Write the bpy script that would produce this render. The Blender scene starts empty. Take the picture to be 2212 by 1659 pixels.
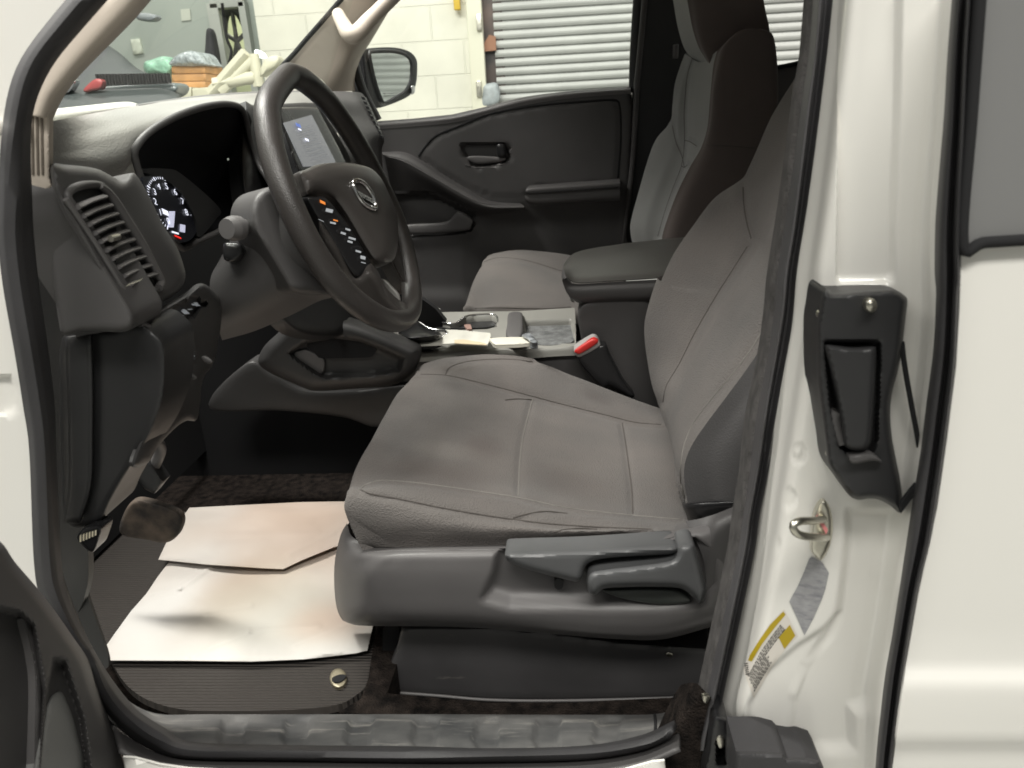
import bpy, bmesh, math, random
import numpy as np
from mathutils import Vector, Matrix
from mathutils.geometry import delaunay_2d_cdt
from mathutils.bvhtree import BVHTree
random.seed(4)
SC = bpy.context.scene; C = SC.collection

# ---------------------------------------------------------------- camera
FL = 1598.; CX, CY = 1106., 829.5            # focal length and centre in picture units (2212 x 1659)
yaw, pit, rol = [math.radians(v) for v in (4.6, 20, 3.1)]
fw = np.array([-math.sin(yaw)*math.cos(pit), math.cos(yaw)*math.cos(pit), -math.sin(pit)])
r0 = np.array([math.cos(yaw), math.sin(yaw), 0.]); u0 = np.cross(r0, fw)
rt = r0*math.cos(rol) - u0*math.sin(rol); up = u0*math.cos(rol) + r0*math.sin(rol)
CAM = np.array([0, -.5, 1.25])
cam = bpy.data.cameras.new('camera'); co = bpy.data.objects.new('camera', cam); C.objects.link(co)
cam.sensor_width = 36; cam.lens = 36*FL/2212; cam.clip_start = .02; cam.clip_end = 200
M = Matrix(((rt[0], up[0], -fw[0], CAM[0]), (rt[1], up[1], -fw[1], CAM[1]), (rt[2], up[2], -fw[2], CAM[2]), (0, 0, 0, 1)))
co.matrix_world = M
cam.dof.use_dof = True; cam.dof.focus_distance = 1.15; cam.dof.aperture_fstop = 11.0
SC.camera = co
# ---------------------------------------------------------------- world, lamps, exposure
W = bpy.data.worlds.new('World'); SC.world = W; W.use_nodes = True
W.node_tree.nodes['Background'].inputs[0].default_value = (.93, .95, .90, 1)
W.node_tree.nodes['Background'].inputs[1].default_value = .20
SC.view_settings.view_transform = 'Standard'; SC.view_settings.look = 'None'
SC.view_settings.gamma = 1; SC.view_settings.exposure = 0.0
def lamp(name, loc, aim, sx, sy, watts, col=(1, .975, .915)):
    l = bpy.data.lights.new(name, 'AREA'); l.shape = 'RECTANGLE'; l.size = sx; l.size_y = sy; l.energy = watts; l.color = col
    o = bpy.data.objects.new(name, l); C.objects.link(o); o.location = loc
    o.rotation_euler = (Vector(aim)-Vector(loc)).to_track_quat('-Z', 'Y').to_euler()
lamp('unseen_overhead_lamp', (.3, -1.75, 3.9), (.2, .0, .9), 2.6, .5, 134)
lamp('unseen_overhead_lamp', (-2.2, -1.6, 3.6), (-.6, .4, .9), 2.4, .8, 32)
lamp('unseen_overhead_lamp', (.2, 3.4, 4.0), (-.4, 4.8, 1.2), 4.0, .5, 66)
lamp('unseen_overhead_lamp', (-2.6, 1.6, 3.8), (-2.2, 2.6, 1.0), 2.4, .5, 55)
lamp('unseen_overhead_lamp', (-1.25, .9, 3.9), (-.75, .8, 1.2), .4, 2.2, 250)  # added lamp, unseen, to brighten the dash top through the windscreen
lamp('unseen_overhead_lamp', (4.6, 2.6, 4.0), (4.6, 4.6, 1.2), 4.0, .5, 150)  # added lamp, unseen, brightens the stretch of shutter that the side mirror reflects
lamp('unseen_overhead_lamp', (-3.2, 5.2, 4.0), (-3.2, 6.0, 1.0), 2.4, .5, 60)

# ---------------------------------------------------------------- helpers
FR = {'D': (0, 0, 1), 'a': (0, 0, 1/3), 'b': (658.3, 0, 1/3), 'c': (1316.7, 0, .4048), 'd': (0, 493.7, 1/3),
      'e': (658.3, 493.7, .383), 'f': (1316.7, 548.6, .4048), 'g': (0, 987.5, .4048), 'h': (658.3, 987.5, .4048),
      'i': (1426.4, 1042.3, .3716), 'j': (482.7, 98.7, .2232), 'k': (482.7, 411.4, .2232), 'l': (43.9, 192, .2232),
      'm': (274.3, 548.6, .2728), 'n': (822.9, 630.9, .1984)}
def T(s, pts):
    ox, oy, k = FR[s]; return [(ox+x*k, oy+y*k) for x, y in pts]
def ray(p): return fw + rt*(p[0]-CX)/FL - up*(p[1]-CY)/FL
def PY(p, Y): d = ray(p); return CAM + d*(Y-CAM[1])/d[1]
def PX(p, X): d = ray(p); return CAM + d*(X-CAM[0])/d[0]
def PZ(p, Z): d = ray(p); return CAM + d*(Z-CAM[2])/d[2]
def pr(q):
    q = np.asarray(q)-CAM; w = q@fw
    return np.stack([CX+FL*(q@rt)/w, CY-FL*(q@up)/w], -1)
def S(s, pts, Y):
    P = T(s, pts); Ys = Y if hasattr(Y, '__len__') else [Y]*len(P)
    if len(Ys) != len(P): Ys = np.interp(np.linspace(0, 1, len(P)), np.linspace(0, 1, len(Ys)), Ys)
    return [PY(p, y) for p, y in zip(P, Ys)]
def plane(*tri):                                     # plane through three (frame, x, y, Y)
    a, b, c = [PY(T(t[0], [(t[1], t[2])])[0], t[3]) for t in tri]
    n = np.cross(b-a, c-a); n /= np.linalg.norm(n)
    if n@(CAM-a) < 0: n = -n
    return a, n
def onpl(p, pl): d = ray(p); return CAM + d*((pl[0]-CAM)@pl[1])/(d@pl[1])
def ypl(Y): return (np.array([0, Y, 0.]), np.array([0, -1., 0]))
def zpl(Z): return (np.array([0, 0, Z]), np.array([0, 0, 1.]))
def cat(P, n, closed=False):                          # arc-length Catmull-Rom resample
    P = np.array(P, float)
    if closed: Q = np.vstack([P[-1], P, P[0], P[1]])
    else: Q = np.vstack([2*P[0]-P[1], P, 2*P[-1]-P[-2]])
    out = []
    for i in range(1, len(Q)-2):
        for t in np.linspace(0, 1, 12, endpoint=False):
            a, b, c, d = Q[i-1], Q[i], Q[i+1], Q[i+2]
            out.append(.5*((2*b)+(-a+c)*t+(2*a-5*b+4*c-d)*t*t+(-a+3*b-3*c+d)*t**3))
    out.append(Q[-2]); out = np.array(out)
    s = np.r_[0, np.cumsum(np.linalg.norm(np.diff(out, axis=0), axis=1))]
    u = np.linspace(0, s[-1], n+1 if closed else n)
    if closed: u = u[:-1]
    return np.stack([np.interp(u, s, out[:, k]) for k in range(out.shape[1])], -1)
def sdist(P, poly):                                   # signed distance (positive inside), px
    P = np.asarray(P); poly = np.asarray(poly); A = poly; B = np.roll(poly, -1, 0)
    d = np.full(len(P), 1e9); ins = np.zeros(len(P), bool)
    for a, b in zip(A, B):
        ab = b-a; L = ab@ab+1e-9; t = np.clip(((P-a)@ab)/L, 0, 1)
        d = np.minimum(d, np.linalg.norm(P-a-t[:, None]*ab, axis=1))
        c = (a[1] > P[:, 1]) != (b[1] > P[:, 1])
        with np.errstate(divide='ignore', invalid='ignore'): xi = a[0]+(P[:, 1]-a[1])*(b[0]-a[0])/(b[1]-a[1]+1e-12)
        ins ^= c & (P[:, 0] < xi)
    return np.where(ins, d, -d)
def sm(t): t = np.clip(t, 0, 1); return t*t*(3-2*t)
def dentf(px, dents):                                 # dents: (outline, depth, edge width px)
    out = np.zeros(len(px))
    for poly, dep, w in dents: out += dep*sm(sdist(px, poly)/w+.5)
    return out
MESHES = {}
def link(name, verts, faces, mat, parent, smooth=True, angle=None):
    me = bpy.data.meshes.new(name); me.from_pydata([tuple(map(float, v)) for v in verts], [], faces)
    bm = bmesh.new(); bm.from_mesh(me); bmesh.ops.remove_doubles(bm, verts=bm.verts, dist=1e-6)
    bmesh.ops.recalc_face_normals(bm, faces=bm.faces); bm.to_mesh(me); bm.free()
    if smooth: me.polygons.foreach_set('use_smooth', [True]*len(me.polygons))
    me.materials.append(mat)
    if smooth: me.set_sharp_from_angle(angle=math.radians(angle or 48))
    o = bpy.data.objects.new(name, me); C.objects.link(o)
    if parent is not None: o.parent = parent
    return o
def surf(name, rows, mat, parent=None, nu=60, nv=60, dents=None, ddir=(0, 1, 0), cr=None, thick=0, rough=0, grooves=None):
    R = [cat(r, nu) for r in rows]; A = np.array(R)    # rows x nu x 3
    G = np.stack([cat(A[:, i], nv) for i in range(nu)], 1)   # nv x nu x 3
    F = G.reshape(-1, 3)
    if dents: F = F + dentf(pr(F), dents)[:, None]*np.array(ddir)
    if grooves:
        px = pr(F); nrm = np.cross(np.gradient(F.reshape(nv, nu, 3), axis=1).reshape(-1, 3), np.gradient(F.reshape(nv, nu, 3), axis=0).reshape(-1, 3))
        nrm /= np.linalg.norm(nrm, axis=1)[:, None]+1e-12; nrm *= np.sign(((CAM-F)*nrm).sum(1))[:, None]
        tot = np.zeros(len(F))
        for path, dep, sg in grooves:
            Q = cat(path, 60); d = np.full(len(F), 1e9)
            for a, b in zip(Q, Q[1:]):
                ab = b-a; t = np.clip(((px-a)@ab)/(ab@ab+1e-9), 0, 1); d = np.minimum(d, ((px-a-t[:, None]*ab)**2).sum(1))
            tot = np.maximum(tot, dep*np.exp(-d/(2*sg*sg)))
        F = F-tot[:, None]*nrm
    if rough:
        px = pr(F); F = F + (rough*(np.sin(px[:, 0]*.031+2*np.sin(px[:, 1]*.017))*np.sin(px[:, 1]*.043+1.3*np.sin(px[:, 0]*.021))))[:, None]*np.array([0, .5, .8])
    fs = [(i*nu+j, i*nu+j+1, (i+1)*nu+j+1, (i+1)*nu+j) for i in range(nv-1) for j in range(nu-1)]
    o = link(name, F, fs, mat, parent, angle=70)
    o['_x'] = 1; del o['_x']
    MESHES[o.name] = BVHTree.FromPolygons([Vector(v) for v in F], fs)
    if thick:
        m = o.modifiers.new('thickness', 'SOLIDIFY'); m.thickness = thick; m.offset = 0
    return o
def pad(name, outline, pl, mat, parent=None, bulge=0., r=20., t=.01, res=9., dents=None, curve=True, shape=None, n=None, base=0., edge_shape=False):
    """closed outline in picture units laid on plane pl, its face domed by bulge (m) within r px of the edge, sides t deep"""
    O = np.array(outline, float)
    per = np.linalg.norm(O-np.roll(O, -1, 0), axis=1).sum()
    if curve: O = cat(O, n or max(16, int(per/(res*.8))), True)
    else:
        out = []
        for a, b in zip(O, np.roll(O, -1, 0)):
            k = max(1, int(np.linalg.norm(b-a)/res))
            out += [a+(b-a)*i/k for i in range(k)]
        O = np.array(out)
    x0, y0 = O.min(0); x1, y1 = O.max(0)
    g = []
    yy = y0
    row = 0
    while yy < y1:
        for xx in np.arange(x0+(row % 2)*res/2, x1, res): g.append((xx, yy))
        yy += res*.87; row += 1
    g = np.array(g) if g else np.zeros((0, 2))
    if len(g): g = g[sdist(g, O) > res*.45]
    extra = []
    if bulge and r > 0:                                # rings near the edge so the rounding is smooth
        ctr = np.roll(O, -1, 0)-np.roll(O, 1, 0); nn = np.stack([-ctr[:, 1], ctr[:, 0]], 1); nn /= np.linalg.norm(nn, axis=1)[:, None]+1e-9
        for q in (.06, .2, .45):
            for sg in (1, -1):
                e = O+sg*nn*r*q; dd = sdist(e, O); e = e[dd > r*q*.8]
                extra.append(e)
        E = np.vstack(extra)
        if len(g): g = g[sdist(g, O) > r*.55]
        g = np.vstack([g, E]) if len(g) else E
    V2 = [Vector(v) for v in O]+[Vector(v) for v in g]
    nb = len(O)
    vv, ee, ff, ov, _, _ = delaunay_2d_cdt(V2, [(i, (i+1) % nb) for i in range(nb)], [], 1, 1e-4)
    P = np.array([tuple(v) for v in vv]); n_ = pl[1]
    d = np.maximum(sdist(P, O), 0)
    h = np.zeros(len(P))
    if bulge: q = np.clip(d/r, 0, 1); h = bulge*np.sqrt(np.clip(1-(1-q)**2, 0, 1))
    h = h+base
    if shape is not None: h = h+shape(P[:, 0], P[:, 1])*(1 if edge_shape else np.clip(d/6, 0, 1))
    if dents: h = h-dentf(P, dents)
    if bulge >= 0:
        F3 = np.array([onpl(p, (pl[0]+n_*hh, n_)) for p, hh in zip(P, h)])
    fs = [tuple(f) for f in ff]
    # boundary edges
    from collections import Counter
    cnt = Counter()
    for f in fs:
        for a, b in zip(f, f[1:]+f[:1]): cnt[(min(a, b), max(a, b))] += 1
    bd = [e for e, c in cnt.items() if c == 1]; ids = sorted({i for e in bd for i in e}); mp = {}
    V3 = list(F3)
    for i in ids:
        mp[i] = len(V3); V3.append(F3[i]-n_*t)
    fs += [(a, b, mp[b], mp[a]) for a, b in bd]
    # back face
    vmid = {}
    o = link(name, V3, fs, mat, parent, angle=42)
    MESHES[o.name] = BVHTree.FromPolygons([Vector(v) for v in F3], [f for f in fs if max(f) < len(F3)])
    return o
def tube(name, pts, rad, mat, parent=None, n=None, closed=False, seg=10, raw=False, flat=1.):
    P = np.array(pts, float) if raw else cat(pts, n or max(8, len(pts)*6), closed)
    k = len(P); rads = np.interp(np.linspace(0, 1, k), np.linspace(0, 1, len(rad)), rad) if hasattr(rad, '__len__') else [rad]*k
    V = []; prev = None
    for i in range(k):
        if closed: t = P[(i+1) % k]-P[i-1]
        else: t = P[min(i+1, k-1)]-P[max(i-1, 0)]
        t = t/(np.linalg.norm(t)+1e-12)
        a = np.cross(t, [0, 0, 1.]) if prev is None else prev-t*(prev@t)
        if np.linalg.norm(a) < 1e-4: a = np.cross(t, [0, 1., 0])
        a /= np.linalg.norm(a); b = np.cross(t, a); prev = a
        for j in range(seg):
            w = 2*math.pi*j/seg; V.append(P[i]+rads[i]*(a*math.cos(w)+b*math.sin(w)*flat))
    m = k if closed else k-1
    fs = [(i*seg+j, i*seg+(j+1) % seg, ((i+1) % k)*seg+(j+1) % seg, ((i+1) % k)*seg+j) for i in range(m) for j in range(seg)]
    if not closed: fs += [tuple(range(seg))[::-1], tuple(range((k-1)*seg, k*seg))]
    return link(name, V, fs, mat, parent, angle=60)
def box(name, c, s, mat, parent=None, rot=(0, 0, 0), bev=.004):
    bm = bmesh.new(); bmesh.ops.create_cube(bm, size=1)
    bmesh.ops.scale(bm, vec=s, verts=bm.verts)
    if bev: bmesh.ops.bevel(bm, geom=bm.edges[:], offset=min(bev, min(s)*.45), segments=3, affect='EDGES', profile=.6)
    from mathutils import Euler
    bmesh.ops.rotate(bm, cent=(0, 0, 0), matrix=Euler(rot).to_matrix(), verts=bm.verts)
    bmesh.ops.translate(bm, vec=c, verts=bm.verts)
    me = bpy.data.meshes.new(name); bm.to_mesh(me); bm.free()
    me.polygons.foreach_set('use_smooth', [True]*len(me.polygons)); me.materials.append(mat); me.set_sharp_from_angle(angle=math.radians(50))
    o = bpy.data.objects.new(name, me); C.objects.link(o)
    if parent is not None: o.parent = parent
    return o
def hit(o, p, lift=.0006, fallback=None):
    d = Vector(ray(p)).normalized(); r = MESHES[o.name].ray_cast(Vector(CAM), d)
    if r[0] is None: return None
    return np.array(r[0])-np.array(d)*lift
def seam(name, o, pts, rad, mat, parent, n=40, lift=None, closed=False):
    """a line of thread or a groove lying on the surface of o"""
    Q = cat(pts, n, closed); H = [hit(o, q, rad*.3 if lift is None else lift) for q in Q]; H = [h for h in H if h is not None]
    if len(H) < 3: print('seam missed', name, o.name); return None
    H = np.array(H)
    return tube(name, H, rad, mat, parent, raw=True, seg=6, closed=closed)
def merge(objs):                                       # several pieces of one part -> one mesh
    objs = [o for o in objs if o is not None]; bm = bmesh.new()
    for o in objs: bm.from_mesh(o.data)
    me = objs[0].data; bm.to_mesh(me); bm.free()
    for o in objs[1:]: bpy.data.objects.remove(o)
    return objs[0]
def quads(name, quadlist, mat, parent):                # little flat marks: list of 4 corner lists
    V = []; F = []
    for q in quadlist:
        k = len(V); V += list(q); F.append(tuple(range(k, k+len(q))))
    return link(name, V, F, mat, parent, smooth=False)
def thing(name, label, cat_, loc=(0, 0, 0), group=None):
    o = bpy.data.objects.new(name, None); C.objects.link(o); o.empty_display_size = .1
    o.location = loc; o['label'] = label; o['category'] = cat_
    if group: o['group'] = group
    return o
def tag(o, label, cat_, group=None):
    o['label'] = label; o['category'] = cat_
    if group: o['group'] = group
    return o

# ---------------------------------------------------------------- materials
def mat(name, col, rough=.5, spec=.5, coat=0, metal=0, noise=0, nscale=8, bump=0, bscale=300, sheen=0, emit=None, estr=1, tint=None, bdist=.001, weave=False, wear=None):
    m = bpy.data.materials.new(name); m.use_nodes = True; N = m.node_tree.nodes; L = m.node_tree.links; b = N['Principled BSDF']
    b.inputs['Base Color'].default_value = (*col, 1); b.inputs['Roughness'].default_value = rough
    b.inputs['Specular IOR Level'].default_value = spec; b.inputs['Coat Weight'].default_value = coat; b.inputs['Coat Roughness'].default_value = .12
    b.inputs['Metallic'].default_value = metal; b.inputs['Sheen Weight'].default_value = sheen; b.inputs['Sheen Roughness'].default_value = .5
    if emit: b.inputs['Emission Color'].default_value = (*emit, 1); b.inputs['Emission Strength'].default_value = estr
    tc = N.new('ShaderNodeTexCoord'); src = tc.outputs['Object']
    if noise:
        n = N.new('ShaderNodeTexNoise'); n.inputs['Scale'].default_value = nscale; n.inputs['Detail'].default_value = 5; L.new(src, n.inputs['Vector'])
        r = N.new('ShaderNodeMix'); r.data_type = 'RGBA'
        t2 = tint or col
        r.inputs[6].default_value = (*[max(0, c*(1-noise)) for c in col], 1); r.inputs[7].default_value = (*[min(1, c*(1+noise)) for c in t2], 1)
        cr = N.new('ShaderNodeMapRange'); cr.inputs[1].default_value = .32; cr.inputs[2].default_value = .68
        L.new(n.outputs[0], cr.inputs[0]); L.new(cr.outputs[0], r.inputs[0]); out = r.outputs[2]
        if wear:                                       # scuffs: (colour, scale, threshold)
            n3 = N.new('ShaderNodeTexNoise'); n3.inputs['Scale'].default_value = wear[1]; n3.inputs['Detail'].default_value = 8; n3.inputs['Roughness'].default_value = .7
            mp = N.new('ShaderNodeMapping'); mp.inputs['Scale'].default_value = (.25, 1, 1.6); L.new(src, mp.inputs[0]); L.new(mp.outputs[0], n3.inputs['Vector'])
            c3 = N.new('ShaderNodeMapRange'); c3.inputs[1].default_value = wear[2]; c3.inputs[2].default_value = wear[2]+.16; L.new(n3.outputs[0], c3.inputs[0])
            m3 = N.new('ShaderNodeMix'); m3.data_type = 'RGBA'; m3.inputs[7].default_value = (*wear[0], 1); L.new(c3.outputs[0], m3.inputs[0]); L.new(out, m3.inputs[6]); out = m3.outputs[2]
        L.new(out, b.inputs['Base Color'])
        rr = N.new('ShaderNodeMapRange'); rr.inputs[3].default_value = max(0, rough-.06); rr.inputs[4].default_value = min(1, rough+.08)
        L.new(n.outputs[0], rr.inputs[0]); L.new(rr.outputs[0], b.inputs['Roughness'])
    if bump:
        n2 = N.new('ShaderNodeTexVoronoi' if weave else 'ShaderNodeTexNoise'); n2.inputs['Scale'].default_value = bscale
        L.new(src, n2.inputs['Vector']); bp = N.new('ShaderNodeBump'); bp.inputs['Strength'].default_value = bump; bp.inputs['Distance'].default_value = bdist
        L.new(n2.outputs[0], bp.inputs['Height']); L.new(bp.outputs[0], b.inputs['Normal'])
    return m
paint = mat('white_paint', (.80, .787, .742), .32, coat=.6, noise=.015, nscale=3)
plas = mat('charcoal_plastic', (.070, .067, .067), .52, noise=.12, nscale=6, bump=.25, bscale=900, bdist=.0004)
plas_mid = mat('grey_plastic', (.115, .11, .11), .45, noise=.10, nscale=5, bump=.25, bscale=900, bdist=.0004, wear=((.2, .19, .18), 26, .66))
plas_base = mat('scuffed_plastic', (.062, .06, .062), .5, noise=.2, nscale=7, bump=.2, bscale=700, bdist=.0004, wear=((.17, .155, .14), 30, .62))
plas_dk = mat('black_plastic', (.022, .022, .023), .45, noise=.15, nscale=8, bump=.2, bscale=900, bdist=.0003)
plas_gl = mat('satin_black_plastic', (.016, .016, .017), .28, noise=.1, nscale=8)
dashm = mat('dash_skin', (.27, .265, .25), .40, spec=.9, noise=.08, nscale=6, bump=.5, bscale=420, bdist=.0008, weave=True)
rubber = mat('rubber_seal', (.035, .034, .036), .6, noise=.2, nscale=14, bump=.2, bscale=400)
rubber_lt = mat('grey_rubber', (.075, .073, .076), .5, noise=.15, nscale=12, bump=.2, bscale=300)
fuzz = mat('seal_cloth', (.07, .066, .064), .95, noise=.35, nscale=70, bump=.8, bscale=500, bdist=.002)
fabric = mat('seat_fabric', (.146, .137, .131), .92, spec=.2, sheen=.12, noise=.16, nscale=7, tint=(.138, .125, .117), bump=.8, bscale=520, bdist=.0014, weave=True)
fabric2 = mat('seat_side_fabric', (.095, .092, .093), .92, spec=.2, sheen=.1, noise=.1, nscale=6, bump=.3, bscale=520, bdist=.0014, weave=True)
fabric_lit = mat('lit_seat_fabric', (.225, .228, .222), .92, spec=.2, sheen=.2, noise=.06, nscale=6, bump=.5, bscale=900, bdist=.0006, weave=True)  # seat cloth copy with the passenger window's light painted into its colour
fabric_shade = mat('shaded_seat_fabric', (.105, .086, .080), .92, spec=.2, sheen=.15, noise=.1, nscale=6, bump=.5, bscale=900, bdist=.0006, weave=True)  # seat cloth copy, shade and brown bounce light painted into its colour
thread = mat('dark_thread', (.075, .066, .06), .9)
thread_l = mat('pale_thread', (.20, .19, .175), .9)
beige = mat('beige_trim', (.50, .44, .375), .6, noise=.04, nscale=8, bump=.15, bscale=500)
carpet = mat('dark_carpet', (.010, .0085, .008), 1, spec=.1, noise=.5, nscale=60, bump=1, bscale=350, bdist=.004, tint=(.018, .014, .012))
carpet_g = mat('grey_liner', (.17, .175, .175), .95, noise=.35, nscale=60, bump=.8, bscale=350, bdist=.002)
matm = mat('ribbed_mat', (.045, .04, .036), .9, noise=.25, nscale=10)
paper = mat('paper', (.72, .70, .66), .85, noise=.05, nscale=4)
metal = mat('zinc_steel', (.62, .60, .52), .3, metal=1, noise=.15, nscale=60)
chrome = mat('chrome', (.75, .75, .75), .15, metal=1)
red = mat('red_plastic', (.62, .03, .025), .35)
white_e = mat('gauge_light', (.8, .82, .95), .5, emit=(.85, .88, 1), estr=1.1)
icon_e = mat('icon_print', (.55, .58, .62), .5, emit=(.6, .65, .7), estr=.15)
red_e = mat('warning_light', (.8, .02, .02), .5, emit=(1, .03, .02), estr=.9)
orange_refl = mat('orange_reflection', (.8, .25, .05), .5, emit=(1, .3, .06), estr=.5)
black = mat('black_shade', (.008, .008, .009), .9)
gaugem = mat('gauge_face', (.012, .013, .02), .3)
def glass(name, tint=(1, 1, 1), gl=1.0):
    m = bpy.data.materials.new(name); m.use_nodes = True; N = m.node_tree.nodes; L = m.node_tree.links; N.remove(N['Principled BSDF'])
    t = N.new('ShaderNodeBsdfTransparent'); t.inputs[0].default_value = (*tint, 1); g = N.new('ShaderNodeBsdfGlossy'); g.inputs['Roughness'].default_value = .03
    x = N.new('ShaderNodeMixShader'); x.inputs[0].default_value = .055
    L.new(t.outputs[0], x.inputs[1]); L.new(g.outputs[0], x.inputs[2]); L.new(x.outputs[0], N['Material Output'].inputs[0])
    return m
glassm = glass('clear_glass', (.93, .96, .94))
tint_glass = mat('tinted_glass', (.20, .20, .198), .12, spec=.8, coat=.5, noise=.02, nscale=2)
def ribmat():
    m = mat('ribbed_floor_mat', (.05, .043, .038), .85); N = m.node_tree.nodes; L = m.node_tree.links; b = N['Principled BSDF']
    tc = N.new('ShaderNodeTexCoord'); w = N.new('ShaderNodeTexWave'); w.bands_direction = 'Y'; w.inputs['Scale'].default_value = 55; w.inputs['Distortion'].default_value = .6; w.inputs['Detail'].default_value = 1
    L.new(tc.outputs['Object'], w.inputs[0]); bp = N.new('ShaderNodeBump'); bp.inputs['Distance'].default_value = .004; bp.inputs['Strength'].default_value = 1
    L.new(w.outputs[0], bp.inputs['Height']); L.new(bp.outputs[0], b.inputs['Normal']); return m
ribm = ribmat()
def sillmat():
    m = mat('worn_sill_plastic', (.065, .067, .07), .78, noise=.35, nscale=11, tint=(.10, .098, .095), bump=.3, bscale=500, wear=((.26, .25, .23), 30, .54)); return m
sillm = sillmat()
def papermat():                                        # crumpled paper with faint random brown tone
    m = mat('shade_tinted_paper', (.54, .53, .51), .85); N = m.node_tree.nodes; L = m.node_tree.links; b = N['Principled BSDF']
    tc = N.new('ShaderNodeTexCoord'); n = N.new('ShaderNodeTexNoise'); n.inputs['Scale'].default_value = 4.2; n.inputs['Detail'].default_value = 1; n.inputs['Distortion'].default_value = 0
    L.new(tc.outputs['Object'], n.inputs[0]); r = N.new('ShaderNodeValToRGB'); r.color_ramp.elements[0].position = .45; r.color_ramp.elements[0].color = (.57, .555, .53, 1)
    r.color_ramp.elements[1].position = .72; r.color_ramp.elements[1].color = (.48, .42, .37, 1); L.new(n.outputs[0], r.inputs[0]); L.new(r.outputs[0], b.inputs['Base Color'])
    n2 = N.new('ShaderNodeTexNoise'); n2.inputs['Scale'].default_value = 9; n2.inputs['Detail'].default_value = 2; n2.inputs['Distortion'].default_value = 0; L.new(tc.outputs['Object'], n2.inputs[0])
    bp = N.new('ShaderNodeBump'); bp.inputs['Distance'].default_value = .02; bp.inputs['Strength'].default_value = .6; L.new(n2.outputs[0], bp.inputs['Height']); L.new(bp.outputs[0], b.inputs['Normal'])
    return m
paperm = papermat()
def shade_marks(m, spots):
    """soft patches of painted shade and hand marks fixed to places on the thing: (centre, radius, colour, strength)"""
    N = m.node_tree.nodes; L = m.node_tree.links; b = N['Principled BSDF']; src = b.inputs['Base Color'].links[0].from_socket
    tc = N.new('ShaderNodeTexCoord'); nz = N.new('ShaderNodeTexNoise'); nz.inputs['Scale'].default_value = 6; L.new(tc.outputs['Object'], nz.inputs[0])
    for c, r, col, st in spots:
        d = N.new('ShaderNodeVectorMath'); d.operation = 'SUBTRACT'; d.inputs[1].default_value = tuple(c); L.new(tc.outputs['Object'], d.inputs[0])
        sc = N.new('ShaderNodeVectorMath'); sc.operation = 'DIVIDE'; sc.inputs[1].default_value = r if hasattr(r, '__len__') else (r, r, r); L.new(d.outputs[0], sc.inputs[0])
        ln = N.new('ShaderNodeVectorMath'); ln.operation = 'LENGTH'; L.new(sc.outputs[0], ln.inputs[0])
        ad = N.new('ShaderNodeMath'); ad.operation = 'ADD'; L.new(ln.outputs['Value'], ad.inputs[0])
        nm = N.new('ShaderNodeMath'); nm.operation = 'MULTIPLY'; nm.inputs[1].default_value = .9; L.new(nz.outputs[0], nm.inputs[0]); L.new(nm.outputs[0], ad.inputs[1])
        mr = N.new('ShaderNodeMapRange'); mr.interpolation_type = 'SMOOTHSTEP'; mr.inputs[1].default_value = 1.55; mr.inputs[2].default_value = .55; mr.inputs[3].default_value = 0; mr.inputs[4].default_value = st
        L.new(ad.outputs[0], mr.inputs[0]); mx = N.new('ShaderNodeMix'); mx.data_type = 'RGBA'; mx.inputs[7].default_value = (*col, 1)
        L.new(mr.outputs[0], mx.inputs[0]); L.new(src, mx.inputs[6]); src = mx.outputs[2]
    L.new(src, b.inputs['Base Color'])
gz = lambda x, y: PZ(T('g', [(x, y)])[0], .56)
shade_marks(paperm, [(gz(1600, 380), (.22, .25, .2), (.42, .31, .24), .7), (gz(1260, 680), (.09, .16, .2), (.36, .28, .21), .6), (gz(1500, 820), (.18, .16, .2), (.44, .42, .35), .55), (gz(1750, 850), (.08, .07, .2), (.50, .36, .28), .5)])  # shade falling on the paper, painted in as soft tan patches
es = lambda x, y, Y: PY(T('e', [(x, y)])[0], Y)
shade_marks(fabric, [(es(540, 1200, .46), (.04, .07, .06), (.10, .096, .094), .5), (es(1000, 1170, .48), (.035, .05, .05), (.105, .086, .08), .5), (es(700, 1400, .38), (.10, .05, .06), (.10, .082, .074), .5), (es(1500, 1400, .42), (.07, .05, .05), (.10, .088, .082), .5), (es(780, 1230, .45), (.06, .03, .05), (.20, .185, .17), .4), (es(850, 790, .74), (.05, .03, .05), (.08, .068, .06), .5), (es(1650, 930, .75), (.05, .03, .05), (.08, .066, .062), .5)])  # soft shade and hand marks painted into the seat cloth

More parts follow.
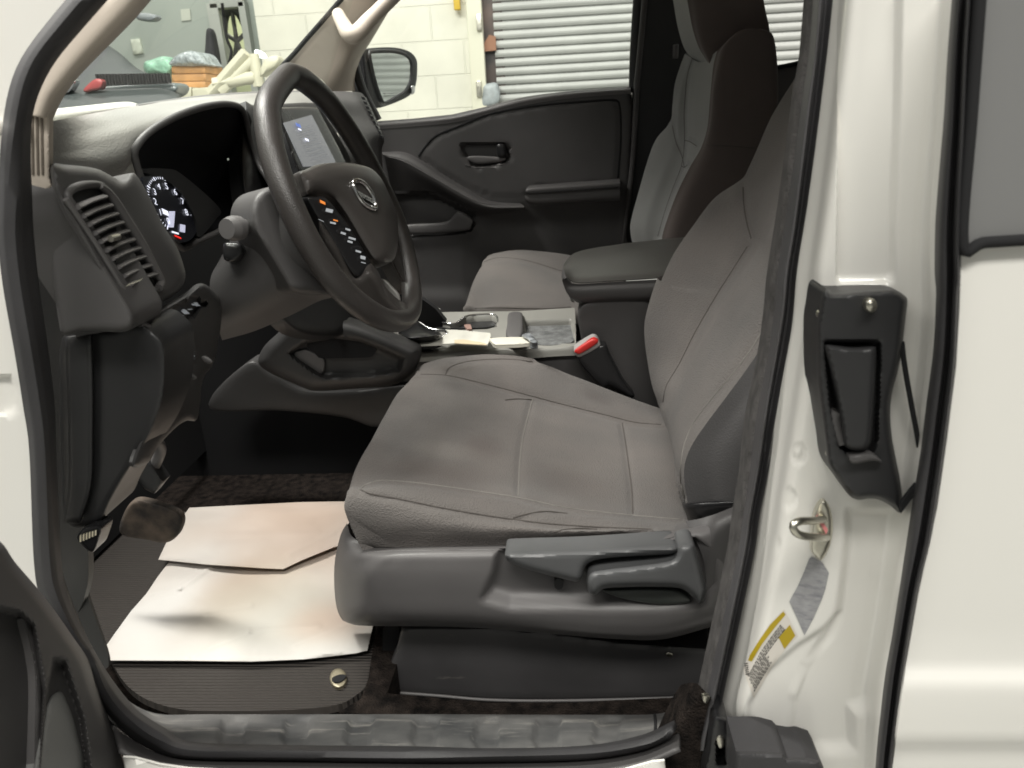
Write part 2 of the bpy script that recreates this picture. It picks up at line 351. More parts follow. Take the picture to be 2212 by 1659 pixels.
# ---------------------------------------------------------------- the garage around the truck
WALLY = 5.0
def struct(o): o['kind'] = 'structure'; return o
fl_m = mat('concrete_floor', (.33, .33, .31), .45, noise=.2, nscale=1.5, bump=.1, bscale=30)
struct(box('floor', (0, 1.5, -.05), (24, 18, .1), fl_m, bev=0))
blockm = mat('cream_block_paint', (.73, .72, .62), .55, noise=.09, nscale=2.2, bump=.15, bscale=60, bdist=.003)
def blockwall():
    m = blockm; N = m.node_tree.nodes; L = m.node_tree.links; b = N['Principled BSDF']
    tc = N.new('ShaderNodeTexCoord'); mp = N.new('ShaderNodeMapping'); mp.inputs['Rotation'].default_value = (math.pi/2, 0, 0)
    br = N.new('ShaderNodeTexBrick'); br.inputs['Scale'].default_value = 1; br.inputs['Brick Width'].default_value = .43; br.inputs['Row Height'].default_value = .218
    br.inputs['Mortar Size'].default_value = .006; br.inputs['Mortar Smooth'].default_value = .4
    br.inputs['Color1'].default_value = (1, 1, 1, 1); br.inputs['Color2'].default_value = (1, 1, 1, 1); br.inputs['Mortar'].default_value = (0, 0, 0, 1)
    L.new(tc.outputs['Object'], mp.inputs[0]); L.new(mp.outputs[0], br.inputs[0])
    bp = N.new('ShaderNodeBump'); bp.inputs['Distance'].default_value = .006; bp.inputs['Strength'].default_value = .8
    old = b.inputs['Normal'].links[0].from_node; L.new(br.outputs[0], bp.inputs['Height']); L.new(old.outputs[0], bp.inputs['Normal']); L.new(bp.outputs[0], b.inputs['Normal'])
blockwall()
xl = PY((555, 60), WALLY)[0]; xr = PY((1037, 100), WALLY)[0]
tag(box('block_wall', ((xl+xr)/2, WALLY+.1, 2.2), (xr-xl, .2, 4.4), blockm, bev=0), 'cream painted concrete block wall left of the roll-up door', 'wall')
# far grey wall with doorway
greym = mat('grey_wall_paint', (.36, .40, .36), .7, noise=.04, nscale=2)
GY = 6.6
dx0 = PY((473, 80), GY)[0]; dx1 = PY((545, 80), GY)[0]; ztop = PY((500, 8), GY)[2]
g = [box('grey_wall', ((-9+dx0)/2, GY+.1, 2.2), (9+dx0, .2, 4.4), greym, bev=0), box('w', ((dx1+1)/2, GY+.1, 2.2), (1-dx1, .2, 4.4), greym, bev=0), box('w', ((dx0+dx1)/2, GY+.1, (4.4+ztop)/2), (dx1-dx0, .2, 4.4-ztop), greym, bev=0)]
tag(merge(g), 'grey green painted wall with an open doorway, beyond the windscreen', 'wall')
dfm = mat('door_frame_paint', (.42, .44, .40), .4)
df = thing('door_frame', 'grey metal door frame in the far wall behind the windscreen', 'door frame', (dx0, GY, 0))
def child_box(name, c, s, m, par, **k):
    o = box(name, (c[0]-par.location[0], c[1]-par.location[1], c[2]-par.location[2]), s, m, par, **k); return o
child_box('jamb', (dx0+.02, GY-.03, ztop/2), (.10, .12, ztop), dfm, df); child_box('jamb', (dx1-.02, GY-.03, ztop/2), (.06, .12, ztop), dfm, df)
child_box('lintel', ((dx0+dx1)/2, GY-.03, ztop), (dx1-dx0, .12, .08), dfm, df)
tag(box('back_room_wall', ((dx0+dx1)/2, GY+1.6, 1.6), (3, .1, 3.2), mat('back_room_paint', (.62, .64, .45), .7), bev=0), 'pale green yellow wall of the room seen through the doorway', 'wall')
l = bpy.data.lights.new('back_room_lamp', 'AREA'); l.size = 1; l.energy = 30; l.color = (1, 1, .8); lo = bpy.data.objects.new('back_room_lamp', l); C.objects.link(lo); lo.location = ((dx0+dx1)/2, GY+.9, 2.8)
# wheel hanging in doorway
wc = PY(T('a', [(1535, 270)])[0], GY+.35)
wh = thing('spare_wheel', 'dark wheel hanging inside the lit doorway', 'wheel', wc)
t_ = np.linspace(0, 2*math.pi, 25)[:-1]
tube('tyre', [(.13*math.cos(a), .0, .29*math.sin(a)) for a in t_], .05, rubber, wh, closed=True, n=40)
for k in range(5):
    a = 2*math.pi*k/5+.3; tube('spoke', [(0, 0, 0), (.12*math.cos(a), 0, .27*math.sin(a))], .02, plas_mid, wh, n=4)
tag(pad('hanging_coat', T('a', [(1340, 190), (1375, 200), (1400, 300), (1420, 420), (1440, 560), (1340, 590), (1320, 470), (1330, 300)]), ypl(6.2), mat('dark_cloth', (.03, .032, .036), .9, noise=.2), bulge=.06, r=14, t=.05, res=6), 'dark coat hanging beside the doorway', 'coat')
tag(pad('wall_socket', T('a', [(845, 255), (905, 250), (925, 345), (865, 355)]), ypl(GY-.02), mat('switch_white', (.62, .66, .56), .5), t=.02, curve=False, bulge=.006, r=4), 'pale socket plate on the far grey wall', 'wall socket')
# green bag, boxes
gb = tag(pad('green_bag', T('a', [(940, 400), (985, 385), (1050, 365), (1110, 380), (1130, 440), (1110, 500), (1120, 560), (1060, 500), (1000, 490), (950, 480), (930, 440)]), ypl(4.6), mat('green_plastic_film', (.30, .55, .40), .35, noise=.3, nscale=20, bump=1, bscale=20, bdist=.02), bulge=.12, r=14, t=.06, res=5), 'crumpled green plastic bag beside the orange boxes', 'bag')
oc = mat('orange_carton', (.62, .33, .13), .6, noise=.2, nscale=10)
for k, (y0, y1) in enumerate(((428, 478), (482, 528), (531, 572))):
    o = pad('carton', T('a', [(1112, y0), (1330, y0-4), (1332, y1-4), (1114, y1)]), ypl(4.4), oc, t=.25, curve=False, bulge=.004, r=3, res=8)
    tag(o, ['orange carton at the top of the stack under the plastic film', 'orange carton in the middle of the three stacked', 'orange carton at the bottom of the stack, on the cream boxes'][k], 'carton', 'stacked orange cartons')
tag(pad('plastic_film', T('a', [(1110, 425), (1120, 380), (1170, 345), (1240, 330), (1300, 350), (1335, 400), (1338, 426)]), ypl(4.4), mat('grey_film', (.42, .47, .48), .25, noise=.3, nscale=14, bump=1, bscale=25, bdist=.03), bulge=.05, r=14, t=.2, res=5), 'crumpled clear grey plastic film heaped on the orange cartons', 'plastic film')
cbm = mat('cream_box', (.60, .585, .45), .6)
for k, (x0, x1) in enumerate(((1118, 1238), (1246, 1352))):
    tag(pad('cream_box', T('a', [(x0, 572), (x1, 565), (x1+2, 640), (x0+2, 645)]), ypl(4.3), cbm, t=.2, curve=False, bulge=.004, r=3, res=8), ['cream box under the orange cartons, left one', 'cream box under the orange cartons, right one'][k], 'box', 'cream boxes under the cartons')
# folding stand of pale bars
fs_ = thing('folding_stand', 'pale cream folding stand leaning behind the dashboard', 'stand', PY((480, 190), 3.9))
def rel(P, th): return [np.array(p)-np.array(th.location) for p in P]
for k, (p, q, w) in enumerate((((1370, 610), (1600, 345), .035), ((1430, 590), (1650, 380), .03), ((1640, 350), (1680, 560), .03), ((1390, 545), (1660, 500), .035), ((1500, 420), (1560, 520), .025))):
    tube('bar', rel(S('a', [p, q], 3.9), fs_), w*1.05, cbm, fs_, n=6, seg=6)
t3 = pad('pedestal_fan', T('a', [(1730, 375), (1790, 360), (1815, 390), (1795, 440), (1740, 470), (1690, 500), (1690, 440)]), ypl(3.8), cbm, bulge=.04, r=10, t=.06, res=6)
tag(t3, 'pale cream rounded fan head behind the steering wheel rim', 'fan')
tag(pad('shop_light', T('a', [(1655, 320), (1700, 340), (1720, 375), (1680, 375), (1650, 350)]), ypl(4.2), mat('lit_lamp', (.9, .95, .9), .4, emit=(.9, 1, .95), estr=1.5), bulge=.02, r=5, t=.03, res=5), 'small bright white lamp above the folding stand', 'lamp')
cb = tag(tube('hanging_cable', S('a', [(1440, 20), (1450, 120), (1470, 250), (1500, 330), (1480, 420), (1460, 520)], 6.1), .012, black, n=40, seg=6), 'thin dark cable hanging beside the far doorway', 'cable')
tag(pad('wall_notice', T('a', [(1170, 60), (1230, 56), (1236, 130), (1176, 136)]), ypl(GY-.01), mat('notice_paper', (.55, .58, .50), .6), t=.004, curve=False), 'plain pale notice sheet on the far grey wall', 'notice')
# neighbouring car
carm = mat('dark_car_paint', (.032, .04, .04), .5, coat=.0, noise=.08, nscale=3)
cr = thing('parked_car', 'dark grey car with black grille seen through the windscreen', 'car', (-4.2, 3.2, 0))
o = pad('bonnet', [(40, 20), (150, 40), (225, 92), (262, 117), (300, 150), (340, 165), (372, 188), (372, 230), (100, 290), (20, 200)], plane(('D', 150, 100, 4.2), ('D', 300, 150, 3.6), ('D', 150, 230, 3.0)), carm, bulge=.05, r=25, t=.25, res=14)
o.parent = cr; o.matrix_parent_inverse = Matrix.Translation(-cr.location)
def adopt(o, par): o.parent = par; o.matrix_parent_inverse = Matrix.Translation(-Vector(par.location)); return o
adopt(pad('bumper', [(110, 205), (230, 186), (370, 178), (378, 205), (300, 226), (110, 250)], ypl(3.1), mat('grey_car_lower', (.10, .125, .125), .35, coat=.4), bulge=.05, r=16, t=.1, res=8), cr)
gq = []
for k in range(24):
    x = 205+k*6.6; gq.append(pad('grille', [(x, 160-k*.1), (x+3.4, 160-k*.1), (x+7.6, 186-k*.25), (x+4.2, 186-k*.25)], ypl(3.02), black, t=.03, curve=False, res=8))
adopt(merge(gq), cr)
adopt(pad('tail_lamp', T('a', [(540, 580), (600, 520), (640, 510), (670, 530), (655, 575), (600, 590), (560, 600)]), ypl(3.0), mat('red_lens', (.30, .06, .06), .25), bulge=.02, r=6, t=.03, res=5), cr)
adopt(pad('headlight', T('a', [(385, 590), (400, 530), (430, 515), (490, 518), (480, 560), (440, 605)]), ypl(3.0), chrome, bulge=.02, r=6, t=.03, res=5), cr)
hd = pad('raised_hatch', T('a', [(880, 90), (960, 85), (1020, 105), (990, 135), (900, 130)]), ypl(4.0), mat('grey_hatch', (.2, .22, .23), .5), bulge=.03, r=6, t=.05, res=6)
tag(hd, 'small dark grey fixture hanging against the far wall', 'fixture')
# roll-up door, post, dark gap
rx0 = PY((1068, 100), WALLY)[0]; RB = 1.15
V = []; F = []; prof = []
z = 0.; P_ = .0575
while z < 4.4:
    for k, (dy, dz) in enumerate(((.0, 0), (.018, .004), (.018, .010), (.0, .014), (-.008, .026), (-.010, .036), (-.006, .048))): prof.append((dy, z+dz))
    z += P_
for dy, zz in prof: V += [(rx0, WALLY+.03+dy, zz), (8.5, WALLY+.03+dy, zz)]
for k in range(len(prof)-1): F.append((2*k, 2*k+1, 2*k+3, 2*k+2))
rd = link('roller_shutter', V, F, mat('shutter_steel', (.44, .45, .43), .4, noise=.16, nscale=1.6), None, angle=20)
tag(rd, 'pale grey corrugated roll-up steel shutter seen through the passenger window', 'shutter')
tag(box('door_post', (xr-.02, WALLY-.03, 2.2), (.10, .08, 4.4), mat('cream_steel', (.70, .69, .56), .4)), 'cream steel post at the edge of the block wall', 'post')
for k, y in enumerate((145, 575)):
    q = PY(T('b', [(1130, y)])[0], WALLY-.08); tag(box('hinge_bracket', tuple(q), (.035, .03, .10), metal), ['small bright bracket high on the cream post', 'small bright bracket low on the cream post'][k], 'bracket', 'brackets on the cream post')
gapm = mat('dark_window_frame', (.05, .045, .045), .4, noise=.4, nscale=4, tint=(.09, .06, .05))
tag(box('dark_side_window', ((xr+rx0)/2+.03, WALLY+.06, 2.2), (rx0-xr+.06, .04, 4.4), gapm, bev=0), 'narrow dark glazed strip between the cream post and the shutter', 'window')
tag(pad('brown_parcel', T('b', [(1150, 300), (1195, 225), (1235, 235), (1240, 325), (1150, 335)]), ypl(WALLY-.01), mat('brown_card', (.30, .15, .09), .7), t=.04, curve=False), 'brown cardboard parcel in the dark strip beside the shutter', 'parcel')
tag(pad('grey_bag', T('b', [(1150, 560), (1190, 540), (1250, 545), (1255, 660), (1150, 690)]), ypl(WALLY-.05), mat('grey_wrap', (.30, .33, .34), .4, noise=.3, nscale=20), bulge=.03, r=12, t=.05, res=6), 'crumpled grey plastic bundle at the foot of the dark strip', 'bundle')
q = PY(T('b', [(985, 0)])[0], WALLY-.06); tag(box('yellow_hook', tuple(q), (.04, .05, .12), mat('yellow_paint', (.6, .4, .03), .5)), 'small yellow hook on the cream block wall', 'hook')

# ================================================================ THE TRUCK
TR = thing('pickup_truck', 'white pickup truck, driver side open, showing its charcoal cabin', 'pickup truck', (0, 0, 0))
def part(name, parent=None):                            # an Empty grouping the pieces of one part
    o = bpy.data.objects.new(name, None); C.objects.link(o); o.parent = parent or TR; o.empty_display_size = .05; return o

# ---- floor, tunnel, shell
flo = box('cabin_floor', (-.2, .95, .47), (2.6, 1.62, .03), carpet, TR, bev=0)
box('firewall', (-1.12, .95, .8), (.04, 1.66, .9), black, TR, bev=0)
box('cab_rear_wall', (1.28, .95, 1.15), (.04, 1.7, 1.4), plas_dk, TR, bev=0)
box('roof', (.45, .93, 1.80), (1.75, 1.75, .06), paint, TR, bev=.02)
box('headliner', (.45, .93, 1.755), (1.7, 1.66, .02), beige, TR, bev=.01)
box('dash_core', (-.86, .93, .86), (.03, 1.6, .62), black, TR, bev=0)
pad('cowl_side_trim', [(40, 380), (110, 420), (150, 600), (170, 900), (190, 1180), (185, 1280), (150, 1330), (100, 1200), (60, 900), (40, 600)], ypl(.19), plas_dk, TR, t=.01, res=16)
pad('footwell_side_trim', [(60, 1050), (105, 1050), (150, 1150), (190, 1290), (235, 1430), (200, 1430), (120, 1290), (70, 1150)], ypl(.20), plas_dk, TR, t=.004, res=14)
box('underbody', (0, .9, .40), (3.6, 1.5, .08), black, TR, bev=0)
# bonnet strip beyond the windscreen
B0 = S('a', [(-200, 800), (200, 735), (450, 700), (650, 680), (820, 668)], [.15, .25, .4, .55, .7])
hoodpts = [np.array([-1.05, .06, 1.215]), ]
hz = PY(T('a', [(600, 690)])[0], .6)
surf('bonnet', [S('a', [(-300, 810), (100, 742), (330, 718), (600, 688), (820, 667), (900, 683)], [.0, .2, .35, .55, .72, .80]),
                S('a', [(-300, 850), (100, 800), (330, 760), (600, 722), (820, 695), (900, 690)], [-.02, .16, .3, .5, .67, .75]),
                S('a', [(-300, 900), (100, 860), (330, 810), (600, 760), (820, 715), (900, 700)], [-.02, .16, .3, .5, .67, .75])], paint, TR, nu=40, nv=10, thick=.004)

# ---- dashboard
DA = part('dashboard')
top = surf('dash_top', [
    S('a', [(150, 830), (330, 787), (600, 735), (890, 683), (1100, 652), (1370, 622), (1700, 602), (1900, 597), (2200, 592)], [.10, .16, .40, .62, .80, 1.0, 1.25, 1.4, 1.62]),
    S('a', [(150, 930), (330, 890), (600, 830), (900, 745), (1150, 690), (1400, 660), (1700, 640), (1950, 640), (2230, 640)], [.12, .17, .33, .52, .72, .92, 1.2, 1.38, 1.60]),
    S('a', [(150, 1010), (330, 985), (560, 950), (850, 860), (1150, 740), (1450, 680), (1740, 680), (1950, 690), (2260, 700)], [.12, .17, .27, .42, .62, .82, 1.1, 1.32, 1.58]),
    S('a', [(150, 1090), (330, 1080), (560, 1080), (800, 1060), (1000, 900), (1450, 740), (1760, 720), (1980, 740), (2290, 780)], [.12, .17, .25, .36, .50, .72, 1.05, 1.28, 1.55]),
    S('a', [(150, 1300), (330, 1300), (560, 1300), (800, 1250), (1000, 1100), (1450, 900), (1780, 800), (2010, 820), (2330, 900)], [.16, .2, .28, .42, .58, .78, 1.05, 1.26, 1.53])],
    dashm, DA, nu=120, nv=60)
# grey windscreen-base ledge
surf('defroster_ledge', [S('a', [(880, 686), (1100, 650), (1370, 618), (1700, 596), (2150, 586)], [.66, .84, 1.04, 1.30, 1.60]),
     S('a', [(900, 690), (1110, 664), (1390, 640), (1700, 622), (2150, 612)], [.62, .80, 1.0, 1.26, 1.57])], plas_mid, DA, nu=40, nv=6, thick=.004)
# instrument hood: dark bowl
rimL = T('a', [(870, 1000), (885, 950), (930, 890), (1000, 832), (1080, 785), (1180, 738), (1300, 698), (1400, 678), (1480, 674), (1545, 690), (1580, 730), (1600, 800), (1625, 920), (1680, 1080), (1770, 1230), (1700, 1300), (1560, 1400), (1420, 1500), (1280, 1560), (1190, 1610), (1130, 1560), (1060, 1440), (980, 1290), (905, 1130)])
hoodY = [.41, .41, .42, .44, .46, .49, .53, .57, .61, .66, .69, .71, .71, .70, .66, .63, .60, .57, .53, .50, .47, .45, .43, .42]
rim3 = np.array([PY(p, y-.01) for p, y in zip(rimL, hoodY)]); ctr = rim3.mean(0)
rr = cat(rim3, 90, True)
GC = PY(T('a', [(1120, 1370)])[0], .56)
rows = []
for s_, off in ((1.0, (0, 0, 0)), (.985, (-.006, .02, 0)), (.95, (-.012, .06, 0)), (.85, (-.02, .10, 0)), (.5, (-.025, .13, 0)), (.02, (-.025, .135, 0))):
    rows.append((rr-ctr)*s_+ctr+np.array(off))
A = np.array(rows); V = A.reshape(-1, 3); nn = 90; hoodm = mat('hood_lining', (.012, .012, .014), .8, spec=.15, noise=.1)
fs = [(i*nn+j, i*nn+(j+1) % nn, (i+1)*nn+(j+1) % nn, (i+1)*nn+j) for i in range(len(rows)-1) for j in range(nn)]
link('instrument_hood', V, fs, hoodm, DA)
tube('hood_rim', rim3, .0045, plas, DA, n=120, closed=True)
# hood rear lip that makes the dark visor band
# gauge: plane facing rearwards
gp = plane(('a', 1000, 1160, .425), ('a', 1240, 1440, .505), ('a', 1070, 1430, .42))
gauge = pad('gauge_panel', T('a', [(925, 1165), (985, 1140), (1060, 1160), (1140, 1220), (1210, 1320), (1260, 1420), (1275, 1490), (1240, 1550), (1180, 1570), (1120, 1530), (1060, 1440), (990, 1300)]), gp, gaugem, DA, t=.004, res=8)
vis = pad('gauge_visor', T('a', [(900, 1100), (1080, 1095), (1180, 1130), (1420, 1345), (1400, 1420), (1290, 1540), (1270, 1430), (1200, 1290), (1110, 1190), (1000, 1140)]), plane(('a', 1000, 1120, .435), ('a', 1400, 1360, .56), ('a', 1280, 1480, .515)), plas_dk, DA, t=.004, res=9)
def quad_on(pl, s, c, u, v, lift=.001):
    cc = T(s, [c])[0]; k = FR[s][2]; P2 = (pl[0]+pl[1]*lift, pl[1])
    return [onpl((cc[0]+(a*u[0]+b*v[0])*k, cc[1]+(a*u[1]+b*v[1])*k), P2) for a, b in ((-1, -1), (1, -1), (1, 1), (-1, 1))]
gc = (1455, 1130); ax = np.array((205, 330)); bx = np.array((118, -62.))
qs = []
for k in range(41):
    a = math.radians(-215+k*6.3); c_, s_ = math.cos(a), math.sin(a)
    big = k % 5 == 0
    p = (gc[0]+ax[0]*s_*.78+bx[0]*c_*1.25, gc[1]+ax[1]*s_*.78+bx[1]*c_*1.25)
    rad = np.array([ax[0]*s_*.78+bx[0]*c_*1.25, ax[1]*s_*.78+bx[1]*c_*1.25]); rad /= np.linalg.norm(rad)
    tn = np.array([-rad[1], rad[0]])
    qs.append(quad_on(gp, 'l', p, rad*(19 if big else 12), tn*(4.5 if big else 2.4)))
quads('gauge_tick', qs, white_e, gauge)
def text_on(name, body, pl, s, c, hvec, uvec, m, parent, lift=.0015):
    """lettering laid on plane pl: hvec = direction of one em along the line, uvec = up, in frame units"""
    cu = bpy.data.curves.new(name, 'FONT'); cu.body = body; cu.align_x = 'CENTER'; cu.align_y = 'CENTER'; cu.size = 1
    to = bpy.data.objects.new(name, cu); C.objects.link(to)
    me = bpy.data.meshes.new_from_object(to); bpy.data.objects.remove(to)
    cc = T(s, [c])[0]; k = FR[s][2]; P2 = (pl[0]+pl[1]*lift, pl[1])
    for v in me.vertices:
        x, y = v.co.x, v.co.y
        v.co = Vector(onpl((cc[0]+(x*hvec[0]+y*uvec[0])*k, cc[1]+(x*hvec[1]+y*uvec[1])*k), P2))
    me.materials.clear(); me.materials.append(m); me.name = name
    o = bpy.data.objects.new(name, me); C.objects.link(o)
    if parent: o.parent = parent
    return o
for k, d in enumerate('012345678'):
    a = math.radians(-215+k*5*6.3); c_, s_ = math.cos(a), math.sin(a)
    p = (gc[0]+ax[0]*s_*.56+bx[0]*c_*.9, gc[1]+ax[1]*s_*.56+bx[1]*c_*.9)
    text_on('gauge_numeral', d, gp, 'l', p, (68, 34), (-23, -86), white_e, gauge)
quads('gauge_readout', [quad_on(gp, 'l', (1462, 1262), (30, 0), (-6, 78)), quad_on(gp, 'l', (1570, 1350), (26, 6), (-2, 36))], mat('pale_readout', (.55, .56, .68), .5, emit=(.62, .63, .8), estr=.7), gauge)
quads('warning_light', [quad_on(gp, 'l', (1525, 1432), (32, 14), (2, 8))], red_e, gauge)
quads('gauge_readout', [quad_on(gp, 'l', (1500, 1392), (34, 10), (2, 8)), quad_on(gp, 'l', (1405, 1195), (30, 14), (8, 26))], white_e, gauge)

# band between vent and hood, vent pod
podpl = plane(('a', 500, 1100, .17), ('a', 1000, 1500, .30), ('d', 850, 560, .17))
pod = pad('vent_surround', T('a', [(330, 1068), (430, 1068), (540, 1078), (640, 1098), (730, 1145), (790, 1170), (850, 1120), (895, 1150), (965, 1270), (1060, 1460), (1150, 1610), (1195, 1740), (1200, 1800), (1180, 1860), (1130, 1910), (1000, 1990), (880, 2060), (840, 2120), (800, 2030), (660, 1800), (520, 1560), (420, 1400), (370, 1290), (340, 1200)]), podpl, plas, DA, bulge=.012, r=16, t=.05, res=8)
VO = T('a', [(435, 1262), (520, 1205), (640, 1200), (700, 1250), (800, 1410), (900, 1570), (990, 1740), (1035, 1830), (1010, 1875), (870, 1915), (815, 1860), (690, 1660), (600, 1510), (500, 1370)])
pc_ = (podpl[0]+podpl[1]*.0128, podpl[1])
vent_shade = pad('vent_shade_sheet', VO, pc_, black, DA, t=.006, res=10)  # black sheet over the pod stands in for the opening's shaded depth
def VP(pts, l): return [onpl(q, (podpl[0]+podpl[1]*l, podpl[1])) for q in pts]
tube('vent_bezel', VP(VO, .0135), .0036, plas, DA, n=120, closed=True)
tube('vent_bezel', VP(T('a', [(650, 1205), (712, 1262), (812, 1422), (912, 1582), (1000, 1745), (1042, 1825), (1030, 1865)]), .0165), [.003, .005, .0055, .0055, .005, .004], plas_mid, DA, n=50)
tube('vent_bezel', VP(T('a', [(425, 1290), (500, 1400), (600, 1550), (700, 1710), (800, 1880)]), .014), .0025, plas_mid, DA, n=50)
def ell(p, q, w): return p
# pod upper lip (pale from the lamp)
for k in range(10):
    f = k/9; x0 = 490+f*340; y0 = 1335+f*500; x1 = 670+f*330; y1 = 1275+f*500
    tube('vent_blade', [onpl(q, (podpl[0]+podpl[1]*.016, podpl[1])) for q in T('a', [(x0, y0+10), ((x0+x1)/2, (y0+y1)/2-2), (x1, y1)])], .0046, plas_mid, pod, n=6, flat=.5, seg=8)
tube('vent_knob', VP(T('a', [(715, 1548), (765, 1533)]), .022), .003, metal, pod, n=4)
quads('vent_mark', [VP(T('d', [(812+i*20, 378-i*8), (826+i*20, 372-i*8), (850+i*20, 352-i*8), (836+i*20, 358-i*8)]), .024) for i in range(5)], mat('mark_white', (.7, .68, .55), .5), pod)
# side end of the dash (faces the door)
end = pad('dash_end_panel', T('d', [(265, -200), (300, -235), (400, -240), (430, -200), (520, -60), (640, 160), (780, 400), (860, 540), (870, 600), (850, 650), (780, 672), (560, 665), (415, 690), (380, 600), (330, 250), (280, 0)]), ypl(.135), plas, DA, bulge=.012, r=14, t=.05, res=9)
# knee bolster side
kb = pad('kick_panel', T('d', [(415, 690), (700, 665), (900, 620), (1010, 680), (1065, 760), (1075, 900), (1060, 1100), (1000, 1280), (940, 1400), (800, 1620), (720, 1760), (640, 1900), (430, 1900), (400, 1500), (390, 1100)]), ypl(.165), plas_dk, DA, bulge=.008, r=10, t=.06, res=10)
fp = surf('fuse_panel', [S('d', [(430, 700), (440, 1000), (450, 1300), (450, 1659), (420, 1900)], .150), S('d', [(590, 690), (600, 1000), (600, 1300), (590, 1659), (520, 1900)], .150)], plas_dk, DA, nu=20, nv=6, thick=.004)
# lower dash face toward the driver
plas_lo = mat('lower_trim_plastic', (.04, .039, .039), .5, noise=.15, nscale=7, bump=.2, bscale=900, bdist=.0003)
lowpl = plane(('m', 100, 550, .17), ('m', 700, 250, .42), ('m', 200, 1400, .20))
low = pad('lower_dash', T('m', [(90, 545), (300, 420), (470, 320), (590, 235), (680, 290), (740, 380), (745, 560), (720, 700), (690, 860), (600, 1000), (560, 1300), (470, 1320), (380, 1380), (250, 1520), (160, 1659), (40, 1659), (180, 1300), (270, 1050), (300, 760), (200, 600)]), lowpl, plas_lo, DA, bulge=.008, r=12, t=.003, res=10,
          dents=[(T('m', [(310, 480), (540, 345), (620, 390), (430, 590)]), .008, 5), (T('m', [(330, 780), (500, 680), (520, 860), (380, 960)]), .012, 12)])
sw = pad('switch_panel', T('m', [(330, 490), (530, 352), (605, 400), (430, 545), (400, 560)]), (lowpl[0]-lowpl[1]*.004, lowpl[1]), plas_gl, DA, t=.004, res=8, curve=False)
sq = []
for (x, y, w, h_) in ((540, 400, 26, 7), (560, 408, 18, 5), (455, 455, 22, 8), (470, 468, 22, 7), (500, 438, 18, 3), (430, 486, 18, 3), (545, 388, 14, 4), (450, 442, 12, 4)):
    sq.append(quad_on(lowpl, 'm', (x, y), (w, -h_*.2), (6, h_), lift=.004))
quads('switch_icon', sq, icon_e, sw)
sq = [quad_on(lowpl, 'm', (540, 720+i*22), (24, 4), (3, 6), lift=.006) for i in range(6)]
quads('switch_icon', sq, icon_e, low)
for k_, (x_, y_) in enumerate(((430, 760), (420, 870))):
    pad('switch', T('m', [(x_-40, y_+10), (x_+20, y_-40), (x_+70, y_-20), (x_+60, y_+30), (x_, y_+60)]), (lowpl[0]+lowpl[1]*.006, lowpl[1]), plas_gl, DA, bulge=.002, r=5, t=.003, res=5)
tube('bolster_edge', S('m', [(100, 550), (170, 590), (230, 650), (290, 720)], [.16, .17, .18, .19]), .004, plas_mid, DA, n=12)
for k, (x, y) in enumerate(((630, 838), (505, 965))):
    pad('clip', T('m', [(x-45, y-18), (x-10, y-26), (x+40, y+10), (x+35, y+28), (x-10, y+20)]), ypl((.30, .27, .20)[k]), plas_mid, low, bulge=.002, r=5, t=.002, res=5)
# passenger end of the dash
pe = surf('dash_passenger_end', [
    S('b', [(100, 590), (250, 592), (360, 600), (400, 640)], [1.35, 1.5, 1.6, 1.62]),
    S('b', [(130, 640), (280, 660), (400, 680), (440, 720)], [1.2, 1.4, 1.57, 1.6]),
    S('b', [(170, 760), (300, 760), (440, 780), (480, 820)], [1.15, 1.35, 1.54, 1.58]),
    S('b', [(230, 900), (350, 880), (480, 880), (515, 905)], [1.1, 1.3, 1.52, 1.56]),
    S('b', [(300, 1050), (400, 1000), (470, 985), (500, 975)], [1.1, 1.3, 1.52, 1.56]),
    S('b', [(330, 1300), (420, 1250), (480, 1200), (510, 1150)], [1.1, 1.3, 1.52, 1.56])], plas, DA, nu=40, nv=50)
vq = []
for i in range(9):
    x = 365+i*14; y = 625+i*31; vq.append(pad('passenger_vent', T('b', [(x, y), (x+22, y+6), (x+30, y+24), (x+8, y+20)]), ypl(1.53), plas_gl, None, t=.02, res=5, curve=False))
adoptv = merge(vq); adoptv.parent = DA
# centre screen
scp = plane(('j', 600, 740, .82), ('j', 850, 670, .95), ('j', 1080, 1130, .94))
scr = pad('screen_bezel', T('j', [(520, 640), (560, 600), (880, 600), (940, 660), (1180, 1120), (1170, 1200), (760, 1240), (700, 1180)]), scp, plas_gl, DA, bulge=.004, r=8, t=.03, res=10)
SM = mat('screen_glass', (.22, .225, .24), .22, emit=(.5, .52, .56), estr=.16); SM2 = mat('map_line', (.25, .26, .29), .3, emit=(.3, .32, .36), estr=.15)
sd = pad('display', T('j', [(585, 745), (855, 668), (1085, 1120), (1060, 1160), (780, 1170)]), (scp[0]+scp[1]*.006, scp[1]), SM, scr, t=.002, curve=False, res=10)
quads('display_line', [quad_on((scp[0]+scp[1]*.007, scp[1]), 'j', (770+i*24, 800+i*40), (78, -24), (2, 3)) for i in range(8)], SM2, scr)
quads('display_icon', [quad_on((scp[0]+scp[1]*.0075, scp[1]), 'j', (725, 770), (24, 10), (6, 18))], mat('blue_icon', (.12, .2, .6), .4, emit=(.2, .3, .8), estr=.3), scr)
quads('display_icon', [quad_on((scp[0]+scp[1]*.0075, scp[1]), 'j', (738, 810), (16, 6), (4, 8)), quad_on((scp[0]+scp[1]*.0075, scp[1]), 'j', (808, 910), (18, 8), (3, 10))], white_e, scr)
pad('centre_stack', T('j', [(200, 600), (300, 590), (420, 560), (560, 560), (900, 560), (1000, 700), (1300, 1150), (1500, 1400), (1700, 2100), (1500, 2700), (600, 2700), (200, 1500)]), plane(('j', 300, 650, .80), ('j', 900, 600, 1.15), ('j', 1500, 2500, 1.05)), plas_dk, DA, bulge=.01, r=20, t=.02, res=18)

